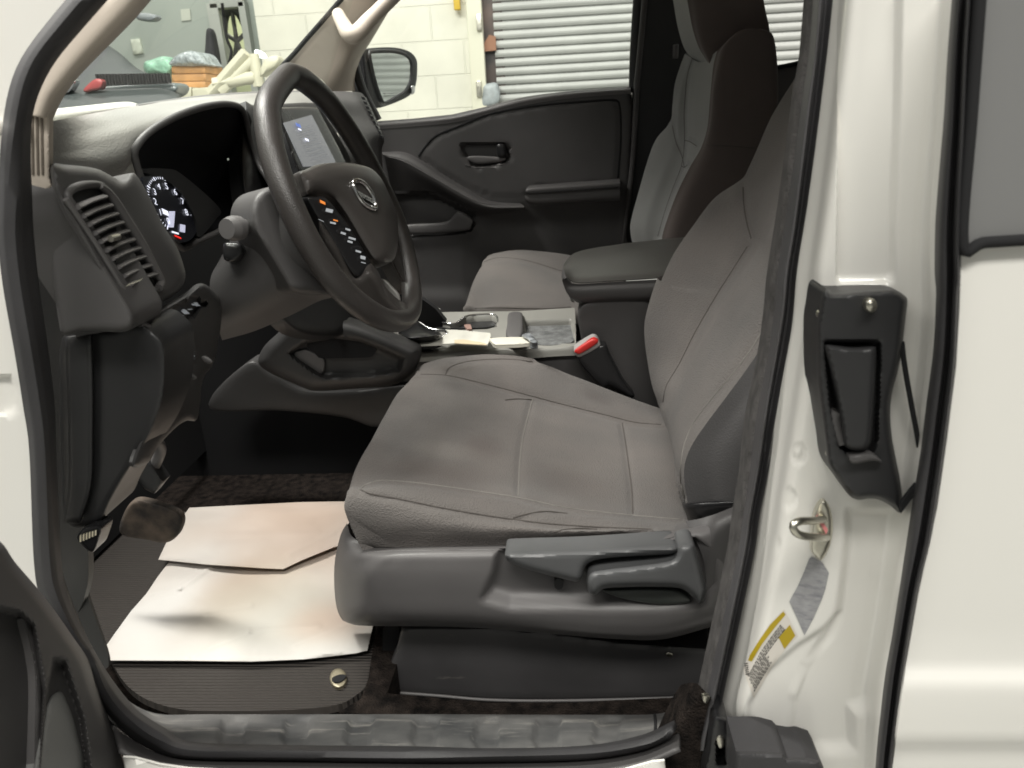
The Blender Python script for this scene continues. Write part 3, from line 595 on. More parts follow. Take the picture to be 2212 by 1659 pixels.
# ---- steering column and wheel
CO = part('steering_column')
surf('column_shroud', [
    S('D', [(475, 560), (505, 505), (545, 440), (580, 408), (612, 400)], [.46, .455, .45, .45, .45]),
    S('D', [(455, 600), (500, 560), (555, 505), (600, 465), (640, 450)], [.44, .43, .42, .415, .41]),
    S('D', [(455, 650), (510, 620), (575, 570), (630, 530), (672, 510)], [.44, .425, .415, .405, .40]),
    S('D', [(468, 700), (530, 675), (600, 635), (660, 600), (712, 590)], [.46, .445, .435, .43, .42]),
    S('D', [(480, 735), (550, 715), (630, 680), (690, 650), (735, 640)], [.52, .51, .50, .49, .48])], plas_mid if False else plas, CO, nu=50, nv=50)
hubc = pad('column_collar', T('k', [(260, 200), (300, 60), (400, -20), (520, -10), (620, 300), (760, 600), (1000, 920), (1080, 980), (960, 1010), (820, 990), (650, 960), (560, 830), (400, 560), (290, 380)]), plane(('k', 300, 200, .405), ('k', 700, 950, .42), ('k', 800, 500, .45)), plas, CO, bulge=.015, r=14, t=.05, res=8)
tube('turn_signal_stalk', S('k', [(330, 330), (220, 350), (130, 365), (60, 370)], [.44, .41, .385, .375]), [.008, .009, .010, .011], plas, CO, n=20, seg=14)
tube('stalk_tip', S('k', [(150, 362), (90, 368), (30, 372)], [.388, .378, .368]), [.0145, .0155, .012], plas_mid, CO, n=10, seg=16)
pad('key_barrel', T('k', [(0, 520), (60, 500), (170, 520), (190, 600), (130, 670), (50, 690), (0, 650)]), plane(('k', 60, 520, .41), ('k', 180, 600, .41), ('k', 60, 660, .405)), plas_gl, CO, bulge=.006, r=8, t=.03, res=6)

SW = part('steering_wheel')
cc = np.array([-.307, .569, 1.139]); th, ph, RR = -.06, .337, .183
N_ = np.array([math.cos(ph)*math.cos(th), math.cos(ph)*math.sin(th), math.sin(ph)])
a_ = np.cross(N_, [0, 1, 0]); a_ /= np.linalg.norm(a_); b_ = np.cross(N_, a_)
tt = np.linspace(0, 2*math.pi, 720, endpoint=False); CI = cc+RR*(np.outer(np.cos(tt), a_)+np.outer(np.sin(tt), b_)); CP = pr(CI)
RP = [(618, 168), (580, 225), (583, 300), (600, 370), (630, 450), (676, 540), (735, 622), (800, 675), (850, 694), (882, 680), (890, 640), (880, 565), (856, 480), (815, 390), (765, 300), (712, 225), (662, 178), (636, 165)]
R3 = []
for i, p in enumerate(RP):
    dd = np.linalg.norm(CP-np.array(p), axis=1); R3.append(PY(p, CI[dd.argmin()][1]))
rimm = mat('wheel_leather', (.042, .038, .036), .36, noise=.1, nscale=8, bump=.5, bscale=650, bdist=.0006, weave=True)
tube('rim', R3, .0163, rimm, SW, n=140, closed=True, seg=18)
wp = (cc, N_)
def wpl(off): return (cc+N_*off, N_)
abg = mat('airbag_skin', (.055, .050, .047), .33, noise=.08, nscale=8, bump=.25, bscale=800, bdist=.0004)
AB = pad('airbag_cover', T('j', [(722, 1235), (790, 1200), (880, 1160), (1000, 1138), (1150, 1130), (1290, 1145), (1430, 1190), (1530, 1290), (1600, 1430), (1670, 1600), (1690, 1760), (1690, 1900), (1660, 2050), (1600, 2110), (1520, 2120), (1440, 2080), (1340, 1930), (1240, 1760), (1160, 1630), (1080, 1520), (1000, 1460), (900, 1440), (800, 1460), (760, 1380)]),
        plane(('j', 760, 1300, .485), ('j', 1250, 1150, .60), ('j', 1600, 2050, .585)), abg, SW, bulge=.02, r=34, t=.05, res=7)
# button pod on the near spoke
bp_ = plane(('k', 830, 110, .465), ('k', 1040, 90, .50), ('k', 1400, 780, .53))
pod2 = pad('spoke_button_panel', T('k', [(805, 70), (880, 62), (960, 60), (1030, 110), (1110, 210), (1200, 330), (1280, 450), (1360, 590), (1430, 710), (1400, 770), (1300, 835), (1230, 780), (1140, 640), (1060, 500), (990, 380), (910, 270), (850, 170)]), bp_, plas_gl, SW, bulge=.005, r=10, t=.03, res=6)
bq = [quad_on(bp_, 'k', c, u, v, lift=.0065) for c, u, v in (((1025, 195), (34, 8), (-4, 16)), ((1060, 315), (28, 6), (0, 9)), ((1160, 415), (24, 8), (-2, 10)), ((1205, 378), (24, 8), (-1, 8)), ((1245, 465), (34, 10), (-2, 9)), ((1225, 497), (24, 8), (-2, 9)), ((1305, 590), (26, 8), (-2, 9)), ((1350, 650), (24, 6), (0, 16)), ((1355, 700), (22, 6), (0, 4)), ((945, 290), (26, 12), (2, 4)))]
quads('button_mark', bq, icon_e, pod2)
quads('button_mark', [quad_on(bp_, 'k', (960, 115), (26, 12), (2, 14), lift=.0065), quad_on(bp_, 'k', (1085, 290), (22, 6), (0, 6), lift=.0065)], orange_refl, pod2)  # orange reflection on the wheel put in as glowing button marks
for (x, y) in ((1010, 200), (1070, 300), (1150, 400), (1230, 480), (1290, 570), (1350, 670)):
    pad('button', T('k', [(x-60, y-22), (x+30, y-34), (x+62, y+22), (x-30, y+36)]), (bp_[0]+bp_[1]*.004, bp_[1]), plas_gl, pod2, bulge=.002, r=4, t=.003, res=5)
pad('spoke', T('k', [(930, 320), (1000, 400), (1100, 540), (1210, 740), (1290, 840), (1400, 770), (1500, 850), (1580, 1010), (1700, 1130), (1800, 1200), (1700, 1260), (1560, 1230), (1380, 1110), (1220, 930), (1080, 720), (950, 500)]), plane(('k', 960, 400, .47), ('k', 1300, 900, .52), ('k', 1700, 1150, .56)), abg, SW, bulge=.012, r=14, t=.02, res=7)
pad('spoke', T('k', [(1600, 130), (1660, 200), (1700, 350), (1740, 560), (1800, 760), (1850, 930), (1780, 960), (1680, 800), (1600, 620), (1570, 400)]), wpl(-.012), abg, SW, bulge=.01, r=10, t=.02, res=7)
pad('spoke_bright_insert', T('k', [(1510, 860), (1570, 870), (1640, 940), (1700, 1010), (1710, 1095), (1660, 1080), (1590, 1000), (1540, 920)]), ypl(.60), mat('satin_silver', (.42, .41, .39), .35, metal=.5), SW, bulge=.003, r=5, t=.002, res=5)
# emblem: ring with a name bar
ep = plane(('j', 1250, 1320, .545), ('j', 1420, 1330, .59), ('j', 1440, 1570, .58)); ep = (ep[0]+ep[1]*.0, ep[1])
abp = MESHES[AB.name]
ring = [hit(AB, q, .004) for q in cat(T('j', [(1262, 1320), (1310, 1308), (1370, 1345), (1430, 1430), (1468, 1520), (1470, 1572), (1425, 1570), (1360, 1530), (1300, 1450), (1262, 1370)]), 40, True)]
EM = tube('emblem', [r_ for r_ in ring if r_ is not None], .0035, chrome, SW, closed=True, n=50)
e1 = [hit(AB, q, .0045) for q in T('j', [(1268, 1385), (1450, 1485), (1462, 1535), (1282, 1432)])]
quads('emblem_bar', [e1], chrome, EM)
E4 = [np.array(x) for x in e1]; en = np.cross(E4[1]-E4[0], E4[3]-E4[0]); en /= np.linalg.norm(en)
if en@(CAM-E4[0]) < 0: en = -en
text_on('emblem_lettering', 'NISSAN', (E4[0], en), 'j', (1365, 1460), (44, 24), (-10, -42), plas_gl, EM, lift=.0015)

# ---- centre console
CO2 = part('centre_console')
cup = T('n', [(395, 300), (470, 268), (560, 280), (640, 330), (740, 358), (830, 350), (920, 285), (1020, 262), (1220, 258), (1250, 300), (1240, 370), (1150, 395), (900, 402), (700, 398), (560, 380), (430, 330)])
tray = T('n', [(1570, 315), (2060, 300), (2100, 545), (1700, 562), (1640, 560), (1590, 420)])
ctop = surf('console_top', [
    S('n', [(-300, 260), (100, 250), (400, 240), (700, 218), (1100, 212), (1500, 206), (1900, 184), (2095, 172)], 1.085),
    S('n', [(-300, 300), (100, 290), (400, 262), (700, 240), (1100, 228), (1500, 222), (1900, 200), (2110, 190)], 1.07),
    S('n', [(-300, 460), (100, 440), (400, 420), (700, 410), (1100, 400), (1500, 385), (1900, 370), (2120, 360)], .98),
    S('n', [(-300, 640), (100, 640), (400, 640), (700, 628), (1100, 612), (1500, 600), (1900, 580), (2125, 560)], .875),
    S('n', [(-300, 670), (100, 670), (400, 668), (700, 660), (1100, 648), (1500, 632), (1900, 610), (2130, 592)], .862),
    S('n', [(-300, 760), (100, 760), (400, 760), (700, 750), (1100, 740), (1500, 730), (1900, 700), (2130, 690)], .858)], mat('console_skin', (.31, .305, .28), .38, noise=.06, nscale=9, bump=.2, bscale=700), CO2, nu=170, nv=90,
    dents=[(cup, -.05, 3), (tray, -.03, 4)], ddir=(0, 0, 1))
tube('cup_holder_trim', [hit(ctop, q, .002) for q in cat(T('n', [(390, 290), (470, 256), (560, 268), (650, 322), (740, 345), (820, 338), (910, 272), (1020, 248), (1230, 246), (1265, 300), (1250, 375)]), 40)], .0022, chrome, CO2, raw=True)
liner = pad('tray_liner', T('n', [(1580, 330), (2040, 315), (2085, 540), (1640, 556)]), zpl(PY(T('n', [(1800, 400)])[0], .97)[2]-.006), carpet_g, CO2, t=.004, res=8)
pad('cup_holder_floor', T('n', [(420, 310), (560, 300), (700, 365), (900, 355), (1000, 280), (1230, 280), (1230, 370), (900, 395), (600, 385)]), zpl(PY(T('n', [(900, 340)])[0], 1.0)[2]-.012), plas_dk, CO2, t=.003, res=8)
pad('tray_divider', T('n', [(1395, 228), (1525, 222), (1545, 300), (1525, 480), (1370, 482), (1375, 350)]), zpl(PY(T('n', [(1450, 350)])[0], .98)[2]+.006), plas_mid, CO2, bulge=.004, r=6, t=.02, res=7)
pad('shifter_boot', T('n', [(190, 440), (330, 345), (420, 330), (520, 400), (640, 440), (660, 470), (600, 500), (420, 520), (280, 520)]), zpl(PY(T('n', [(400, 450)])[0], .93)[2]+.012), plas_gl, CO2, bulge=.015, r=12, t=.02, res=7)
tube('shifter_trim', S('n', [(290, 350), (400, 330), (500, 390), (620, 420), (720, 430), (700, 480), (600, 510), (430, 535), (330, 540)], [.98, .97, .95, .94, .93, .92, .915, .91, .905]), .0035, chrome, CO2, n=50)
tube('shifter_trim', S('n', [(415, 90), (500, 120), (570, 160), (640, 200)], 1.06), .004, chrome, CO2, n=16)
pad('console_side_panel', T('e', [(640, 690), (900, 705), (1200, 690), (1530, 672), (1560, 640), (1570, 430), (1940, 420), (2000, 900), (2080, 1050), (1900, 1080), (1500, 1000), (1200, 900), (600, 900), (560, 780)]), ypl(.872), plas, CO2, bulge=.004, r=10, t=.04, res=14)
lid = surf('armrest_lid', [
    S('e', [(1500, 175), (1600, 118), (1750, 92), (1900, 72), (2100, 52), (2300, 40)], 1.13),
    S('e', [(1475, 180), (1540, 132), (1750, 102), (1900, 84), (2100, 66), (2300, 54)], 1.10),
    S('e', [(1458, 210), (1530, 180), (1750, 160), (1900, 145), (2100, 130), (2300, 120)], .99),
    S('e', [(1465, 245), (1540, 262), (1750, 250), (1900, 240), (2100, 225), (2300, 215)], .885),
    S('e', [(1475, 275), (1540, 303), (1750, 291), (1900, 283), (2100, 270), (2300, 260)], .862),
    S('e', [(1480, 282), (1540, 309), (1750, 297), (1900, 289), (2100, 276), (2300, 266)], .870)], mat('armrest_vinyl', (.075, .073, .068), .33, noise=.1, nscale=7, bump=.2, bscale=800), CO2, nu=60, nv=60)
surf('armrest_box', [
    S('e', [(1470, 280), (1530, 312), (1750, 300), (1900, 292), (2100, 280), (2300, 270)], .866),
    S('e', [(1452, 290), (1500, 345), (1750, 340), (1900, 335), (2100, 330), (2300, 320)], .856),
    S('e', [(1468, 340), (1520, 395), (1750, 392), (1900, 390), (2100, 385), (2300, 375)], .858),
    S('e', [(1490, 380), (1560, 425), (1750, 429), (1900, 424), (2100, 418), (2300, 408)], .88)], plas, CO2, nu=50, nv=30)
surf('armrest_front', [S('e', [(1500, 175), (1475, 180), (1458, 210), (1465, 245), (1475, 275)], [1.13, 1.10, .99, .885, .862]),
     S('e', [(1495, 250), (1470, 262), (1450, 275), (1452, 285), (1462, 300)], [1.13, 1.08, .98, .89, .86]),
     S('e', [(1520, 420), (1510, 415), (1500, 405), (1500, 395), (1495, 385)], [1.13, 1.08, .98, .90, .875])], plas, CO2, nu=24, nv=14)
# knee pad with pocket
kn = pad('knee_pad', T('m', [(1180, 640), (1290, 545), (1450, 525), (1640, 520), (1760, 530), (1950, 590), (2150, 670), (2290, 730), (2320, 780), (2300, 880), (2250, 960), (2100, 1040), (1800, 1068), (1500, 1085), (1400, 1060), (1280, 1010), (1130, 940), (1040, 860), (1080, 740)]), ypl(.80), plas_lo, CO2, bulge=.03, r=26, t=.02, res=6,
         dents=[(T('m', [(1290, 790), (1420, 700), (1640, 662), (1850, 690), (2000, 750), (2180, 830), (2150, 920), (1900, 958), (1560, 972), (1480, 930)]), .018, 12)])
pad('pocket_shade_sheet', T('m', [(1420, 730), (1500, 695), (1640, 675), (1780, 680), (1900, 700), (1955, 735), (1975, 760), (1950, 800), (1900, 820), (1560, 826), (1510, 810), (1480, 780)]), ypl(.782), black, CO2, t=.003, res=9)  # black sheet put in for the shade inside the pocket
pad('pocket_floor', T('m', [(1320, 795), (1400, 760), (1450, 770), (1560, 835), (1550, 950), (1480, 915)]), ypl(.784), plas_mid, CO2, t=.004, res=9, bulge=.002, r=5)
pad('console_lower_panel', T('m', [(660, 1150), (760, 1020), (900, 900), (1010, 850), (1150, 950), (1400, 1080), (1800, 1085), (2300, 1040), (2200, 1250), (1980, 1370), (1700, 1290), (1200, 1240), (700, 1240)]), ypl(.86), plas_lo, CO2, bulge=.006, r=20, t=.05, res=14)
pad('footwell_wall', [(420, 640), (900, 640), (1000, 900), (900, 1250), (300, 1250), (300, 900)], ypl(1.02), black, CO2, t=.02, res=40)
# belt buckle
BK = part('seat_belt_buckle')
pad('buckle_stalk', T('e', [(1540, 720), (1680, 650), (1730, 730), (1800, 860), (1860, 940), (1830, 950), (1720, 890), (1690, 900), (1620, 840)]), ypl(.835), plas_gl, BK, bulge=.01, r=10, t=.02, res=7)
pad('buckle_head', T('e', [(1518, 690), (1530, 672), (1610, 622), (1645, 618), (1668, 655), (1640, 680), (1560, 722), (1535, 722)]), ypl(.825), mat('clear_edge', (.45, .43, .42), .3), BK, bulge=.006, r=7, t=.025, res=6)
pad('release_button', T('e', [(1524, 688), (1612, 628), (1640, 622), (1652, 645), (1560, 704), (1538, 706)]), ypl(.816), red, BK, bulge=.004, r=6, t=.01, res=5)
# ---- driver seat
DS = part('driver_seat')
def nose(row, a=(.02, 0, -.06), b=(.09, 0, -.13)): return [row[0]+np.array(b), row[0]+np.array(a)]+list(row)
F1 = S('e', [(640, 805), (740, 745), (880, 724), (1090, 720), (1280, 745), (1500, 825), (1700, 905), (1860, 965), (2080, 1040)], .80)
F0 = [p+np.array([0, .04, -.05]) for p in F1]; F00 = [p+np.array([0, .045, -.16]) for p in F1]
Fm = S('e', [(640, 812), (770, 775), (950, 765), (1120, 775), (1300, 810), (1500, 885), (1700, 965), (1880, 1015), (2090, 1070)], .755)
F2 = S('e', [(600, 850), (760, 825), (950, 860), (1110, 900), (1300, 948), (1500, 1000), (1700, 1050), (1860, 1090), (2100, 1105)], .70)
C0 = S('e', [(575, 880), (760, 850), (950, 885), (1110, 925), (1300, 972), (1500, 1024), (1700, 1075), (1860, 1110), (2110, 1130)], .685)
C1 = S('e', [(500, 965), (650, 955), (800, 985), (1000, 1025), (1300, 1090), (1600, 1150), (1800, 1185), (1950, 1205), (2120, 1215)], .60)
C2 = S('e', [(375, 1195), (500, 1185), (650, 1195), (900, 1225), (1200, 1275), (1500, 1330), (1750, 1365), (1950, 1380), (2130, 1390)], .47)
C3 = S('e', [(290, 1350), (420, 1350), (650, 1365), (900, 1395), (1200, 1440), (1500, 1500), (1750, 1540), (1950, 1555), (2140, 1560)], .385)
N1 = S('h', [(238, 185), (300, 140), (400, 121), (600, 136), (900, 176), (1150, 216), (1400, 268), (1700, 303), (2080, 335)], .335)
N2 = S('h', [(224, 215), (300, 175), (450, 205), (700, 263), (900, 298), (1100, 330), (1300, 354), (1550, 370), (2080, 372)], .29)
N3 = S('h', [(232, 320), (300, 330), (450, 350), (700, 370), (900, 385), (1100, 392), (1300, 395), (1550, 395), (2080, 390)], .272)
N4 = S('h', [(300, 450), (360, 475), (500, 480), (700, 478), (900, 476), (1150, 470), (1400, 460), (1650, 430), (2080, 400)], .285)
WR = [(T('h', [(a, b), (a+w_, b-12), (a+w_*2, b-4), (a+w_, b+4)]), .0022, 6) for a, b, w_ in ((1080, 318, 90), (1250, 300, 120), (1120, 365, 130), (1400, 372, 110), (700, 330, 150), (500, 400, 160), (900, 420, 140), (1200, 430, 120), (1480, 330, 90))]+[(T('e', [(a, b), (a+w_, b+10), (a+w_*2, b+50), (a+w_, b+22)]), .0014, 8) for a, b, w_ in ((900, 1130, 70), (1420, 1145, 90), (600, 1010, 80), (1300, 1340, 70))]
GR_cush = [(T('e', [(655, 822), (800, 828), (950, 860), (1110, 900), (1300, 950), (1500, 1003), (1700, 1052), (1860, 1092), (2010, 1106)]), 0.0045, 6), (T('n', [(700, 905), (740, 830), (860, 775), (1050, 742), (1350, 730), (1650, 755)]), 0.0045, 6), (T('e', [(1285, 962), (1262, 1050), (1230, 1180), (1212, 1330), (1205, 1505)]), 0.0045, 6), (T('e', [(1790, 1095), (1805, 1180), (1825, 1320), (1845, 1480), (1850, 1610)]), 0.0045, 6), (T('h', [(290, 175), (330, 145), (420, 124), (600, 138), (900, 178), (1150, 218), (1400, 270), (1700, 305), (2000, 332)]), 0.0045, 6), (T('h', [(300, 175), (360, 198), (500, 222), (700, 264), (900, 300), (1100, 330), (1300, 355), (1550, 372), (1850, 385)]), 0.0045, 6)]
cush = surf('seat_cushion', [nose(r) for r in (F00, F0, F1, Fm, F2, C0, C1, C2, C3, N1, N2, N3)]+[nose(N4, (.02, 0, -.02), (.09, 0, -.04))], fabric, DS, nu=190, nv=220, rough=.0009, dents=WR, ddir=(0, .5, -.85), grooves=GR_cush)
# creases and seams
seam('seam', cush, T('e', [(655, 822), (800, 828), (950, 860), (1110, 900), (1300, 950), (1500, 1003), (1700, 1052), (1860, 1092), (2010, 1106)]), .0009, thread, cush, n=80)
seam('seam', cush, T('n', [(700, 905), (740, 830), (860, 775), (1050, 742), (1350, 730), (1650, 755)]), .0009, thread, cush, n=60)
seam('seam', cush, T('e', [(1285, 962), (1262, 1050), (1230, 1180), (1212, 1330), (1205, 1505)]), .0009, thread_l, cush, n=60)
seam('seam', cush, T('e', [(1790, 1095), (1805, 1180), (1825, 1320), (1845, 1480), (1850, 1610)]), .0009, thread, cush, n=60)
seam('seam', cush, T('h', [(290, 175), (330, 145), (420, 124), (600, 138), (900, 178), (1150, 218), (1400, 270), (1700, 305), (2000, 332)]), .0009, thread_l, cush, n=90)
seam('seam', cush, T('h', [(300, 175), (360, 198), (500, 222), (700, 264), (900, 300), (1100, 330), (1300, 355), (1550, 372), (1850, 385)]), .0009, thread, cush, n=90)
seam('crease', cush, T('e', [(1130, 968), (1200, 962), (1280, 966)]), .0014, thread, cush, n=16)
seam('crease', cush, T('h', [(1110, 325), (1180, 305), (1280, 290), (1400, 300)]), .0009, thread, cush, n=20)
seam('crease', cush, T('h', [(1330, 400), (1400, 385), (1480, 380), (1560, 385)]), .0009, thread, cush, n=20)
# backrest
B1 = T('c', [(1180, 60), (1090, 240), (1000, 400), (900, 560), (850, 650), (740, 900), (700, 960), (560, 1060), (440, 1220), (340, 1370), (260, 1540)])+T('f', [(260, 130), (215, 260), (188, 380), (194, 520), (228, 700), (280, 820), (300, 950)])
B1 = [PY(p, .80) for p in B1]
Bf = [p+np.array([.05, .035, .0]) for p in B1]; Bff = [p+np.array([.14, .04, 0]) for p in B1]
B2 = [PY(p, .67) for p in T('c', [(1220, 80), (1130, 280), (1060, 450), (1000, 620), (930, 800), (850, 1020), (790, 1180), (740, 1300)])+T('f', [(640, 110), (540, 270), (450, 430), (370, 590), (305, 700), (285, 790), (300, 900), (318, 960)])]
B2b = [PY(p, .56) for p in T('c', [(1250, 100), (1180, 320), (1110, 520), (1050, 700), (990, 880), (920, 1080), (860, 1240), (810, 1360)])+T('f', [(690, 170), (600, 330), (500, 490), (415, 650), (345, 780), (315, 880), (330, 1000), (345, 1060)])]
B3 = [PY(p, .37) for p in T('c', [(1300, 150), (1250, 400), (1200, 600), (1150, 800), (1080, 1000), (1000, 1200), (940, 1380), (900, 1480)])+T('f', [(800, 300), (690, 480), (570, 660), (460, 840), (385, 990), (358, 1090), (362, 1190), (395, 1320)])]
B4 = [PY(p, .305) for p in T('c', [(1320, 200), (1280, 450), (1240, 650), (1200, 850), (1140, 1060), (1070, 1260), (1010, 1420), (960, 1540)])+T('f', [(880, 380), (770, 560), (640, 740), (520, 900), (440, 1020), (402, 1120), (400, 1220), (418, 1335)])]
B5 = [PY(p, .285) for p in T('c', [(1360, 200), (1340, 450), (1320, 650), (1290, 850), (1260, 1060), (1220, 1260), (1180, 1420), (1150, 1540)])+T('f', [(1060, 380), (980, 560), (900, 740), (820, 900), (760, 1020), (720, 1120), (690, 1220), (670, 1320)])]
B6 = [p+np.array([.10, .0, 0]) for p in B5]
GR_bk = [(T('c', [(712, 1000), (715, 1080), (730, 1180), (755, 1270)]), 0.004, 7), (T('f', [(735, -40), (640, 110), (540, 270), (450, 430), (370, 590), (305, 700), (285, 790)]), 0.004, 7), (T('f', [(860, 330), (760, 500), (640, 660), (540, 780), (450, 900), (405, 1000), (385, 1090), (380, 1200), (395, 1300)]), 0.004, 7)]
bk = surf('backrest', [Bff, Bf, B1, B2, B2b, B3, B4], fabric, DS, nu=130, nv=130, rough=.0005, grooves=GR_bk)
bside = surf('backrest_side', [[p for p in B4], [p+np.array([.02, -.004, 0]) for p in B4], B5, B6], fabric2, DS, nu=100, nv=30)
seam('seam', bk, T('c', [(712, 1000), (715, 1080), (730, 1180), (755, 1270)]), .0009, thread, bk, n=30)
seam('seam', bk, T('f', [(735, -40), (640, 110), (540, 270), (450, 430), (370, 590), (305, 700), (285, 790)]), .0009, thread, bk, n=60)
seam('seam', bk, T('f', [(860, 330), (760, 500), (640, 660), (540, 780), (450, 900), (405, 1000), (385, 1090), (380, 1200), (395, 1300)]), .0009, thread_l, bk, n=60)
surf('backrest_skirt', [[B3[-1], B4[-1], B5[-1], B6[-1]], [p+np.array([.01, .01, -.03]) for p in (B3[-1], B4[-1], B5[-1], B6[-1])]], plas_gl, DS, nu=20, nv=5, thick=.004)
hb = B3[0]
box('headrest', (hb[0]+.1, .55, hb[2]+.16), (.11, .27, .2), fabric, DS, rot=(0, .2, 0), bev=.05)
# plastic side shield
shm = plas_mid
rowsS = [
    S('h', [(225, 352), (250, 420), (330, 466), (450, 474), (600, 470), (900, 468), (1200, 462), (1450, 448), (1650, 425), (1900, 385), (2080, 335), (2260, 290)], [.31]*2+[.30]*10),
    S('h', [(190, 420), (230, 480), (330, 508), (450, 505), (600, 500), (900, 495), (1200, 492), (1450, 480), (1650, 470), (1900, 440), (2100, 400), (2280, 340)], [.33, .30, .262, .25, .245, .245, .245, .245, .245, .245, .25, .26]),
    S('h', [(160, 560), (210, 580), (330, 590), (450, 590), (600, 590), (900, 590), (1200, 590), (1450, 590), (1650, 590), (1900, 590), (2130, 560), (2300, 520)], [.34, .29, .245, .235, .232, .232, .235, .24, .24, .24, .24, .25]),
    S('h', [(158, 700), (210, 720), (330, 730), (450, 730), (600, 730), (900, 735), (1200, 745), (1450, 750), (1650, 755), (1900, 755), (2130, 740), (2300, 720)], [.34, .29, .245, .235, .232, .232, .232, .232, .232, .232, .235, .25]),
    S('h', [(172, 810), (220, 845), (330, 850), (450, 850), (600, 850), (900, 858), (1200, 880), (1450, 900), (1650, 915), (1900, 910), (2130, 850), (2300, 800)], [.34, .295, .255, .245, .24, .24, .24, .238, .236, .236, .24, .25]),
    S('h', [(200, 868), (260, 892), (360, 897), (450, 898), (600, 898), (900, 905), (1200, 928), (1450, 950), (1650, 965), (1900, 968), (2150, 905), (2300, 850)], [.34, .31, .29, .275, .27, .27, .27, .262, .26, .26, .26, .26]),
    S('h', [(215, 872), (270, 896), (370, 900), (460, 901), (610, 901), (900, 908), (1200, 932), (1450, 954), (1650, 969), (1900, 972), (2150, 910), (2300, 855)], [.37]*12)]
rec = T('h', [(1040, 512), (1500, 500), (1900, 478), (2080, 450), (2170, 520), (2180, 680), (2120, 775), (1900, 800), (1500, 800), (1100, 800), (960, 760), (1010, 640)])
sh = surf('seat_side_shield', rowsS, shm, DS, nu=170, nv=90, dents=[(rec, .022, 26)])
seam('shield_line', sh, T('h', [(340, 512), (500, 500), (900, 496), (1200, 494), (1450, 482), (1650, 470), (1900, 440), (2060, 400)]), .0008, plas_mid, sh, n=60)
levm = mat('lever_plastic', (.10, .102, .105), .38, noise=.08, nscale=12, bump=.15, bscale=800)
pad('height_lever', T('h', [(1068, 522), (1095, 510), (1200, 506), (1470, 498), (1700, 484), (1930, 470), (1985, 478), (1990, 500), (1950, 518), (1700, 532), (1560, 548), (1500, 580), (1480, 640), (1455, 664), (1400, 655), (1200, 604), (1120, 575), (1080, 550)]), ypl(.232), levm, DS, bulge=.014, r=13, t=.03, res=6)
pad('recline_lever', T('h', [(1506, 650), (1530, 612), (1600, 597), (1750, 580), (1900, 560), (1970, 540), (1990, 500), (1998, 475), (2050, 460), (2080, 474), (2100, 530), (2130, 640), (2145, 720), (2112, 782), (2070, 745), (2000, 700), (1850, 692), (1700, 694), (1600, 702), (1555, 735), (1525, 732), (1508, 700)]), ypl(.222), levm, DS, bulge=.018, r=15, t=.03, res=6)
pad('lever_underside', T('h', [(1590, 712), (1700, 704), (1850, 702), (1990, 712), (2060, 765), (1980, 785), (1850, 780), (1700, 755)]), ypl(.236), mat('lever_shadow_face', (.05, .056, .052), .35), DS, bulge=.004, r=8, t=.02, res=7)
pad('bolt_hole', T('h', [(1335, 655), (1360, 648), (1380, 665), (1375, 700), (1350, 708), (1332, 690)]), ypl(.248), plas_dk, DS, t=.004, res=5)
surf('shield_front', [[p for p in (rowsS[1][0], rowsS[2][0], rowsS[3][0], rowsS[4][0])], [p+np.array([.03, .40, 0.0]) for p in (rowsS[1][0], rowsS[2][0], rowsS[3][0], rowsS[4][0])]], plas_mid, DS, nu=20, nv=10)
surf('shield_rear', [S('h', [(2030, 340), (2100, 330), (2200, 300), (2300, 260)], .27), S('h', [(2130, 560), (2180, 420), (2230, 370), (2300, 330)], .245), S('h', [(2150, 900), (2200, 700), (2260, 600), (2320, 560)], .245)], plas, DS, nu=20, nv=20)
# seat riser cover
rb = pad('seat_base_cover', T('h', [(520, 905), (700, 900), (1000, 905), (1300, 930), (1700, 985), (2180, 1015), (2180, 1276), (1900, 1288), (1400, 1300), (1000, 1298), (700, 1275), (440, 1258), (400, 1215), (440, 1130), (490, 1020)]), ypl(.315), plas_base, DS, bulge=.012, r=10, t=.28, res=9, curve=False)
tube('base_cover_edge', S('h', [(425, 1252), (700, 1272), (1000, 1296), (1400, 1299), (1900, 1286), (2180, 1274)], .303), .0022, plas_mid, DS, n=60)
pad('rail_slot', T('h', [(425, 905), (500, 905), (495, 1000), (470, 1100), (425, 1100), (415, 1000)]), ypl(.33), black, DS, t=.004, res=10)
pad('fixing_screw', T('h', [(1925, 1050), (1945, 1040), (1965, 1050), (1960, 1066), (1938, 1068)]), ypl(.304), metal, rb, bulge=.002, r=3, t=.002, res=3)
box('seat_pan', (-.02, .57, .685), (.5, .42, .05), black, DS, bev=.01)
# ---- passenger seat
PS = part('passenger_seat')
q1 = S('e', [(1040, 160), (1120, 132), (1210, 121), (1320, 127), (1450, 142), (1600, 170), (1800, 210)], 1.62)
q0 = [p+np.array([0, .05, -.05]) for p in q1]
q2 = S('e', [(1010, 190), (1080, 172), (1180, 172), (1290, 192), (1450, 240), (1600, 290), (1800, 340)], 1.50)
q3 = S('e', [(955, 290), (1050, 270), (1150, 280), (1290, 310), (1450, 340), (1600, 370), (1800, 410)], 1.33)
q4 = S('e', [(912, 415), (1000, 418), (1100, 410), (1250, 414), (1400, 425), (1550, 445), (1800, 480)], 1.20)
q5 = S('e', [(895, 445), (980, 446), (1100, 440), (1250, 446), (1400, 460), (1550, 480), (1800, 520)], 1.165)
q6 = S('e', [(900, 500), (980, 510), (1100, 510), (1250, 512), (1400, 520), (1550, 540), (1800, 580)], 1.16)
